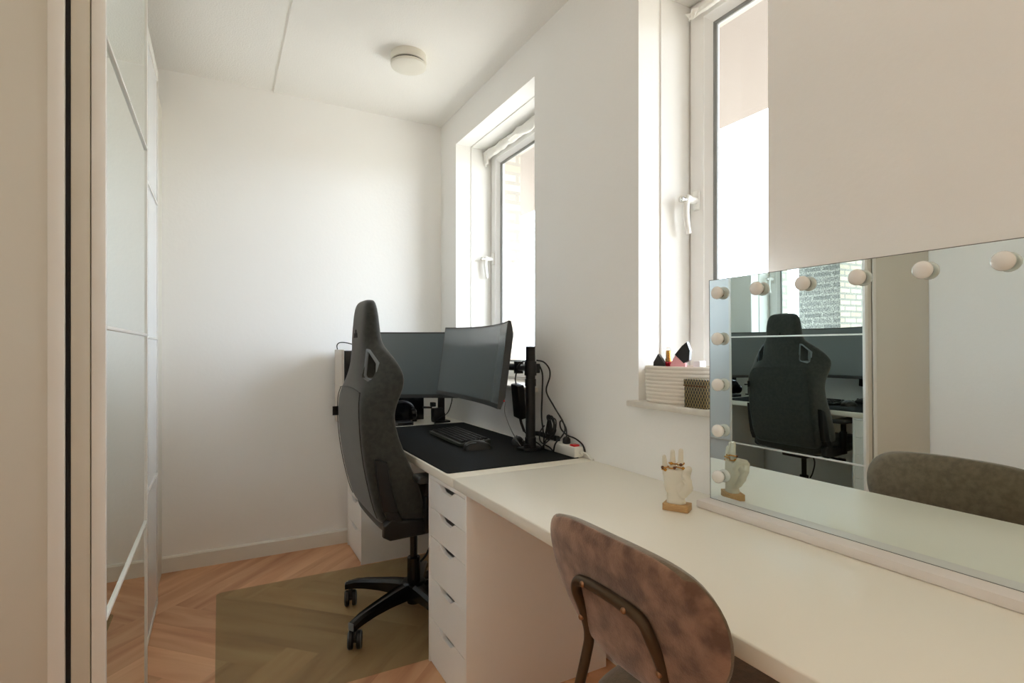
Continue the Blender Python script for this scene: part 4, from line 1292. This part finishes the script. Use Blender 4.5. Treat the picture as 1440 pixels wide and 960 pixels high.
# clean helper properties
for o in bpy.data.objects:
    if '_off' in o: del o['_off']

# ------------------------------------------------------------------ light
HALL_FILL = 1.0
UP_FILL = 2.6
SKY = 0.43
GROUND = 0.175
wd = bpy.data.worlds.new('sky'); sc.world = wd
wd.use_nodes = True
nt = wd.node_tree; L = nt.links
bg = nt.nodes['Background']
tc = nt.nodes.new('ShaderNodeTexCoord'); sp = nt.nodes.new('ShaderNodeSeparateXYZ'); L.new(tc.outputs['Generated'], sp.inputs[0])
rp = nt.nodes.new('ShaderNodeValToRGB')
rp.color_ramp.elements[0].position = 0.485; rp.color_ramp.elements[0].color = (0.98 * GROUND, 0.95 * GROUND, 0.88 * GROUND, 1)
rp.color_ramp.elements[1].position = 0.50; rp.color_ramp.elements[1].color = (0.88 * SKY, 0.97 * SKY, 1.10 * SKY, 1)
mr_ = nt.nodes.new('ShaderNodeMapRange'); mr_.inputs['From Min'].default_value = -1; mr_.inputs['From Max'].default_value = 1
L.new(sp.outputs['Z'], mr_.inputs['Value']); L.new(mr_.outputs[0], rp.inputs['Fac'])
L.new(rp.outputs['Color'], bg.inputs['Color'])
bg.inputs['Strength'].default_value = 9.0
for n, w_ in (('window_daylight', W1), ('window_daylight', W2)):
    ld = bpy.data.lights.new(n, 'AREA'); ld.shape = 'RECTANGLE'
    ld.size = w_[1] - w_[0] - .2; ld.size_y = ZT - ZS - .2
    ld.cycles.is_portal = True
    lo = bpy.data.objects.new(n, ld); COL.objects.link(lo)
    lo.location = (1.73, (w_[0] + w_[1]) / 2, (ZS + ZT) / 2)
    lo.rotation_euler = (0, R(90), 0)

ld = bpy.data.lights.new('hall_fill', 'AREA'); ld.shape = 'DISK'; ld.size = 0.9; ld.energy = HALL_FILL; ld.color = (1.0, 0.86, 0.68)  # added warm fill light in the unseen hall
lo = bpy.data.objects.new('hall_fill', ld); COL.objects.link(lo); lo.location = (0.25, -1.9, ZC - 0.04)

ld = bpy.data.lights.new('fill_uplight', 'AREA'); ld.shape = 'DISK'; ld.size = 0.35; ld.energy = UP_FILL; ld.color = (1.0, 0.90, 0.76)  # added fill light behind the camera, bounced off the ceiling
lo = bpy.data.objects.new('fill_uplight', ld); COL.objects.link(lo); lo.location = (0.35, -0.70, 1.80); lo.rotation_euler = (PI, 0, 0)

# bodies made for the two added fill lights, unseen behind the camera
bm = new()
lathe(bm, [(0.13, 0.0005), (0.14, 0.004), (0.14, 0.016), (0.013, 0.022), (0.012, 1.66), (0.05, 1.68), (0.15, 1.73), (0.195, 1.79), (0.188, 1.79), (0.145, 1.737), (0.02, 1.70)], (0.35, -0.70, 0), n=32)
struct('fill_uplight_body', bm, M['white_metal'], 40)
bm = new(); lathe(bm, [(0.30, ZC - 0.0005), (0.46, ZC - 0.0005), (0.47, ZC - 0.004), (0.47, ZC - 0.034), (0.30, ZC - 0.034)], (0.25, -1.9, 0), n=40)
struct('hall_fill_body', bm, M['white_metal'], 40)

# ------------------------------------------------------------------ camera
F, TH, V0 = 757.0, R(28.56), 490.0
cam = bpy.data.cameras.new('camera'); co = bpy.data.objects.new('camera', cam); COL.objects.link(co)
cam.sensor_width = 36; cam.lens = F / 1440 * 36
cam.shift_y = (V0 - 480) / 1440
cam.clip_start = 0.02
co.location = (0, 0, 1.17)
co.rotation_euler = (R(90), 0, -TH)
sc.camera = co
sc.view_settings.view_transform = 'Standard'
sc.view_settings.look = 'None'
sc.view_settings.exposure = 2.04
sc.view_settings.gamma = 1.0
sc.view_settings.use_curve_mapping = False
sc.cycles.max_bounces = 16
sc.cycles.diffuse_bounces = 10
sc.cycles.glossy_bounces = 8
sc.cycles.transmission_bounces = 8
sc.cycles.transparent_max_bounces = 12
sc.cycles.sample_clamp_indirect = 10
